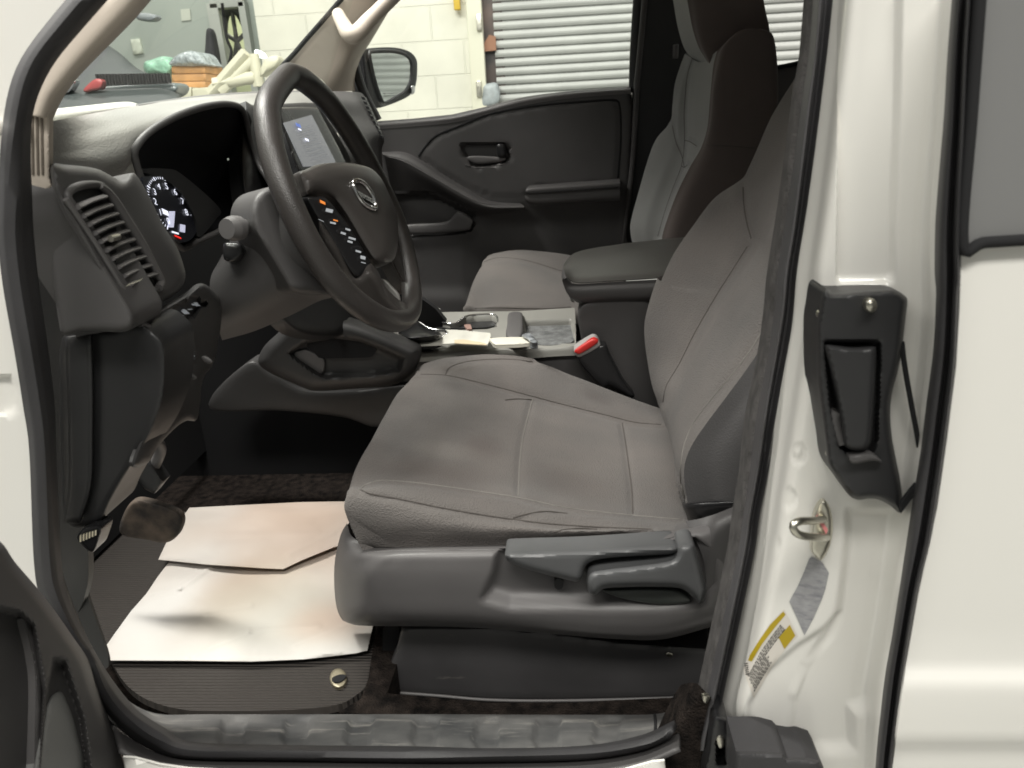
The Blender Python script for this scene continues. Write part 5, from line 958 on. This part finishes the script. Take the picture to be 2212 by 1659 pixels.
pad('handle_lip', T('f', [(1275, 1085), (1300, 1120), (1400, 1105), (1455, 1110), (1400, 1068), (1300, 1075)]), ypl(-.002), plas, RD, bulge=.004, r=4, t=.006, res=4)
tube('bezel_ridge', S('f', [(1210, 835), (1195, 870), (1210, 930), (1240, 1000)], .008), .006, plas, RD, n=16)
for (x, y, r_, Y) in ((1395, 275, 34, -.002), (1135, 330, 20, .018), (1187, 1080, 22, .014)):
    s_ = pad('bolt', cir('f', x, y, r_), ypl(Y), metal, RD, bulge=.004, r=r_*.3, t=.006, res=4)
    pad('bolt_head', cir('f', x+2, y, r_*.55), ypl(Y-.004), metal, s_, bulge=.002, r=4, t=.004, res=3)
tube('bezel_shadow_line', S('f', [(1560, 470), (1575, 600), (1610, 800), (1640, 960), (1652, 1030)], .012), .0018, black, RD, n=20)  # black line drawn as the bezel's shadow along the gap
pad('bezel_shadow_foot', T('f', [(1555, 1385), (1560, 1330), (1612, 1262), (1640, 1230), (1620, 1300)]), ypl(.0), black, RD, t=.004, res=6, curve=False)
# striker
stp = ypl(.028)
st = pad('striker_plate', T('i', [(945, 105), (975, 125), (998, 190), (1003, 280), (990, 360), (960, 425), (930, 455), (900, 430), (878, 390), (885, 250), (905, 160)]), stp, metal, RD, bulge=.004, r=6, t=.004, res=5)
tube('striker_loop', S('i', [(950, 215), (880, 222), (810, 225), (772, 250), (790, 292), (840, 312), (920, 320), (965, 320)], [.022, .0, -.012, -.016, -.016, -.012, .0, .022]), .0030, metal, RD, n=50, seg=12)
pad('grease_mark', T('i', [(905, 195), (925, 200), (975, 275), (965, 300), (940, 260)]), ypl(.022), mat('pink_grease', (.7, .25, .25), .4), st, t=.001, res=6, curve=False)
# stickers on the door edge
def sticker(name, outline, m, parent, lift=.0008, res=6, label=None):
    O = np.array(outline); V2 = []
    out = []
    for a, b in zip(O, np.roll(O, -1, 0)):
        k = max(1, int(np.linalg.norm(b-a)/res)); out += [a+(b-a)*i/k for i in range(k)]
    O = np.array(out); g = [(x, y) for x in np.arange(O[:, 0].min(), O[:, 0].max(), res) for y in np.arange(O[:, 1].min(), O[:, 1].max(), res)]
    g = np.array(g); g = g[sdist(g, O) > res*.4] if len(g) else g
    P = np.vstack([O, g]) if len(g) else O
    vv, ee, ff, *_ = delaunay_2d_cdt([Vector(v) for v in P], [(i, (i+1) % len(O)) for i in range(len(O))], [], 1, 1e-4)
    V = [hit(jamb, tuple(v), lift) for v in vv]
    if any(v is None for v in V): print('sticker miss', name); V = [v if v is not None else PY(tuple(q), .03) for v, q in zip(V, vv)]
    return link(name, V, [tuple(f) for f in ff], m, parent)
gl = sticker('grey_label', T('i', [(878, 430), (940, 462), (980, 525), (960, 620), (935, 690), (888, 795), (838, 888), (795, 790), (750, 692), (800, 600), (835, 520), (862, 450)]), mat('grey_sticker', (.33, .33, .34), .5, noise=.12, nscale=160, wear=((.2, .2, .22), 160, .5)), RD)
wl = sticker('warning_label', T('i', [(720, 738), (800, 895), (735, 960), (660, 1060), (600, 1160), (545, 1255), (510, 1170), (480, 1085), (505, 1030), (560, 930), (640, 820)]), mat('label_paper', (.70, .66, .60), .5), RD)
yel = mat('label_yellow', (.44, .32, .01), .5); ink = mat('label_ink', (.03, .03, .03), .6)
sticker('label_stripe', T('i', [(715, 750), (728, 768), (660, 850), (590, 940), (530, 1040), (510, 1035), (520, 1005), (570, 925), (640, 825)]), yel, wl, lift=.0014)
sticker('label_stripe', T('i', [(752, 828), (785, 890), (722, 968), (688, 902)]), yel, wl, lift=.0014)
lines = []
def lp(u, v):  # u along the label's length, v across
    A = np.array([[700, 800], [640, 880], [575, 970], [525, 1070], [500, 1110]]); B = np.array([[790, 890], [720, 970], [655, 1060], [600, 1150], [548, 1240]])
    i = u*4; k = min(3, int(i)); f = i-k; a = A[k]*(1-f)+A[k+1]*f; b = B[k]*(1-f)+B[k+1]*f; return a*(1-v)+b*v
rnd = random.Random(7)
for li in range(9):
    u = .05
    while u < .95:
        w = rnd.uniform(.02, .07); v0 = .12+li*.088
        if not (u < .45 and v0 > .45):
            q = [lp(u, v0), lp(min(u+w, .98), v0), lp(min(u+w, .98), v0+.05), lp(u, v0+.05)]
            Hh = [hit(jamb, p, .0016) for p in T('i', q)]
            if all(h_ is not None for h_ in Hh): lines.append(Hh)
        u += w+.015
quads('label_text', lines, ink, wl)
bars = []
for k in range(6):
    q = [(487+k*1.5, 1052+k*12), (508+k*1.5, 1048+k*12), (509+k*1.5, 1053+k*12), (489+k*1.5, 1058+k*12)]
    Hh = [hit(jamb, p, .0016) for p in T('i', q)]
    if all(h_ is not None for h_ in Hh): bars.append(Hh)
if bars: quads('label_text', bars, plas_gl, wl)
for f0 in (0, 1):
    pass
# bottom latch and bumper
pad('lower_latch', T('i', [(305, 1370), (350, 1355), (395, 1390), (410, 1450), (440, 1500), (470, 1560), (520, 1640), (520, 1760), (260, 1760), (280, 1550)]), ypl(.06), plas_gl, RD, bulge=.01, r=10, t=.03, res=6, dents=[(T('i', [(330, 1500), (380, 1500), (380, 1640), (330, 1640)]), .02, 5)])
pad('latch_tongue', T('i', [(325, 1480), (365, 1470), (372, 1530), (340, 1545)]), ypl(.052), metal, RD, bulge=.003, r=4, t=.006, res=4)
pad('door_bumper', T('i', [(440, 1562), (600, 1562), (715, 1575), (740, 1600), (860, 1600), (925, 1615), (950, 1659), (950, 1800), (430, 1800)]), ypl(.01), rubber, RD, bulge=.015, r=12, t=.04, res=8, curve=False)
# black seal tail at the bottom left of the jamb
surf('seal_tail', [S('i', [(120, 1180), (60, 1290), (0, 1400), (-90, 1560), (-170, 1700)], .14), S('i', [(220, 1180), (170, 1280), (120, 1400), (60, 1560), (20, 1700)], .085), S('i', [(320, 1260), (305, 1350), (285, 1450), (260, 1560), (250, 1700)], .075)], carpet, TR, nu=60, nv=40, rough=.004)
pad('seal_clip', T('i', [(245, 1240), (285, 1240), (285, 1265), (265, 1285), (248, 1270)]), ypl(.072), metal, TR, bulge=.002, r=3, t=.003, res=4)

# ---- open front door at the lower left
FD = part('front_door')
dq = pad('door_inner_panel', T('g', [(-150, 380), (0, 450), (80, 560), (200, 700), (300, 830), (390, 960), (470, 1080), (520, 1230), (600, 1450), (660, 1640), (700, 1800), (-150, 1800)]), plane(('g', 0, 1000, -.06), ('g', 400, 1000, .04), ('g', 500, 1650, .02)), plas, FD, bulge=.02, r=24, t=.03, res=5,
         dents=[(T('g', [(-200, 760), (100, 830), (170, 900), (230, 1250), (200, 1700), (-200, 1900)]), .02, 16), (T('g', [(290, 1080), (340, 1090), (440, 1400), (480, 1700), (200, 1900), (240, 1300)]), .012, 14)])
pad('door_pocket', T('g', [(305, 1250), (350, 1280), (410, 1450), (440, 1700), (180, 1800), (240, 1350)]), plane(('g', 0, 1000, -.068), ('g', 400, 1000, .032), ('g', 500, 1650, .012)), mat('pocket_grey', (.22, .22, .215), .5), FD, bulge=.006, r=14, t=.01, res=8)
pad('door_trim_strip', T('g', [(130, 860), (180, 900), (215, 1100), (225, 1250), (210, 1700), (180, 1800), (190, 1250), (170, 1050)]), plane(('g', 0, 1000, -.068), ('g', 400, 1000, .032), ('g', 500, 1650, .012)), plas_mid, FD, bulge=.003, r=5, t=.01, res=8)
gm = mat('speaker_grille_plastic', (.04, .04, .042), .6, bump=1.0, bscale=420, bdist=.004, weave=True)
pad('speaker_grille', T('g', [(490, 1380), (545, 1440), (620, 1560), (665, 1700), (560, 1800), (500, 1600)]), plane(('g', 0, 1000, -.072), ('g', 400, 1000, .028), ('g', 500, 1650, .008)), gm, FD, bulge=.004, r=10, t=.01, res=7)

# ================================================================ loose things inside the cab
FZ = .492
fm = thing('floor_mat', 'black ribbed rubber floor mat in the driver footwell', 'floor mat', (0, 0, 0))
fmz = pad('mat_body', T('g', [(350, 300), (700, 280), (1000, 290), (1500, 260), (2050, 280), (2060, 600), (2040, 900), (1975, 1180), (1900, 1270), (1800, 1320), (1600, 1345), (1300, 1355), (1000, 1350), (800, 1300), (680, 1220), (600, 1100), (540, 950), (460, 700), (400, 450)]), zpl(FZ+.05), ribm, fm, t=.012, res=16)
pad('retainer_grommet', cir('g', 1805, 1180, 46), zpl(FZ+.053), mat('brass_ring', (.35, .31, .22), .4, metal=.6), fm, bulge=.003, r=5, t=.004, res=5)
pad('retainer_hook', T('g', [(1770, 1180), (1810, 1160), (1850, 1165), (1820, 1195), (1785, 1200)]), zpl(FZ+.058), black, fm, t=.002, res=5)
CRS = [(T('g', [a, b]), h_) for a, b, h_ in (((790, 735), (960, 700), .003), ((960, 700), (1130, 580), .003), ((1020, 1065), (1330, 930), .0025), ((1330, 930), (1700, 900), .002), ((1560, 1000), (1950, 850), .002), ((1100, 830), (1340, 790), .002), ((1180, 420), (1700, 400), .0015), ((1540, 520), (1780, 400), .002))]
def ridge(x, y):
    o = 0*x
    for (a, b), h_ in CRS:
        ax_, ay_ = a; dx_, dy_ = b[0]-a[0], b[1]-a[1]; t = np.clip(((x-ax_)*dx_+(y-ay_)*dy_)/(dx_*dx_+dy_*dy_), 0, 1)
        o = o+h_*np.exp(-(((x-ax_-t*dx_)**2+(y-ay_-t*dy_)**2)/30.))
    return o
def wav(x, y): return ridge(x, y)+ .0025*np.sin(x*.021+y*.013)*np.sin(y*.028-x*.009)+.0012*np.abs(np.sin(x*.017-y*.03))
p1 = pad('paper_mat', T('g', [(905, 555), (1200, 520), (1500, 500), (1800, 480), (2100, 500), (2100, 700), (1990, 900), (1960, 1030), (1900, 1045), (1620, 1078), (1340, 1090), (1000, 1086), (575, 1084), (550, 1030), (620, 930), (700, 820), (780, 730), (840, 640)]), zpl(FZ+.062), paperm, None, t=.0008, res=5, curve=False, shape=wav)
tag(p1, 'white protective paper sheet on the ribbed floor mat, creased, with brown shade painted in, nearer the sill', 'paper mat', 'paper sheets on the driver floor')
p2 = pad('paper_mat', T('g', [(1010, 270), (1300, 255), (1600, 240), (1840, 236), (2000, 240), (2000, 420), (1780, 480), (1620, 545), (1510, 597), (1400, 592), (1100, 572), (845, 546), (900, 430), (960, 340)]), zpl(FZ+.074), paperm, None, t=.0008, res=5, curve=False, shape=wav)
tag(p2, 'paper sheet with painted tan shade overlapping the first, farther into the footwell', 'paper mat', 'paper sheets on the driver floor')
# papers in the console
zc = PY(T('n', [(900, 520)])[0], .91)[2]
tag(pad('envelope', T('n', [(700, 405), (1000, 425), (1190, 445), (1200, 480), (1160, 575), (800, 560), (420, 575), (420, 545), (640, 500), (740, 440)]), zpl(zc+.016), mat('cream_paper', (.68, .67, .60), .7, noise=.06, nscale=30), None, bulge=.001, r=4, t=.003, res=5, curve=False, shape=lambda x, y: .0012*np.sin(x*.15+y*.1)), 'cream paper packet lying on the centre console beside the cup holders', 'papers')
tag(pad('orange_card', T('n', [(800, 520), (900, 515), (1080, 545), (1150, 560), (1150, 575), (800, 556)]), zpl(zc+.0195), mat('orange_card_face', (.68, .58, .40), .6), None, t=.001, res=8, curve=False), 'pale orange edged card on top of the cream packet', 'card')
tag(pad('folded_note', T('n', [(1180, 505), (1300, 492), (1550, 488), (1600, 520), (1630, 555), (1500, 570), (1250, 578), (1220, 560)]), zpl(zc+.02), mat('note_paper', (.74, .72, .62), .7), None, bulge=.002, r=5, t=.006, res=7, curve=False), 'small folded cream note on the console, right of the packet', 'note')
tag(pad('plastic_wrapper', T('n', [(1530, 470), (1590, 445), (1640, 455), (1680, 500), (1710, 555), (1640, 560), (1600, 525), (1550, 495)]), zpl(zc+.022), mat('wrapper_film', (.30, .32, .34), .2, noise=.5, nscale=60, bump=1, bscale=90, bdist=.006), None, bulge=.008, r=5, t=.01, res=4), 'crumpled clear plastic wrapper on the console behind the note', 'wrapper')
tag(pad('pink_tag', T('n', [(905, 352), (975, 350), (990, 400), (950, 405), (920, 385)]), zpl(PY(T('n', [(900, 340)])[0], 1.0)[2]-.004), mat('pink_card', (.38, .24, .2), .6), None, t=.004, res=6, curve=False), 'small dull pink tag inside the cup holder', 'tag')


# surface pattern (threads, icons, printed marks) goes into the mesh of the part it lies on; nothing deeper than sub-parts
PATTERN = ('seam', 'crease', 'insert_seam', 'armrest_seam', 'sweep_seam', 'edge_light', 'shield_line', 'sill_joint', 'sill_edge', 'label_text', 'label_stripe', 'switch_icon', 'button_mark', 'gauge_tick', 'gauge_numeral')
def depth(o):
    d = 0
    while o.parent: o = o.parent; d += 1
    return d
def absorb(o):
    p = o.parent; bm = bmesh.new(); bm.from_mesh(p.data); n0 = len(bm.faces)
    mm = list(p.data.materials); idx = []
    for m_ in o.data.materials:
        if m_ not in mm: mm.append(m_); p.data.materials.append(m_)
        idx.append(mm.index(m_))
    bm.from_mesh(o.data); bm.faces.ensure_lookup_table()
    for f in bm.faces[n0:]: f.material_index = idx[min(f.material_index, len(idx)-1)] if idx else 0
    bm.to_mesh(p.data); bm.free(); bpy.data.objects.remove(o)
for o in sorted([o for o in bpy.data.objects if o.type == 'MESH' and o.parent and o.parent.type == 'MESH'], key=lambda o: -depth(o)):
    if depth(o) > 2 or o.name.split('.')[0] in PATTERN: absorb(o)
SC.render.engine = 'CYCLES'
SC.render.resolution_x = 1024; SC.render.resolution_y = 768
SC.cycles.max_bounces = 8; SC.cycles.diffuse_bounces = 4; SC.cycles.glossy_bounces = 4; SC.cycles.transparent_max_bounces = 8
SC.cycles.filter_width = 1.7
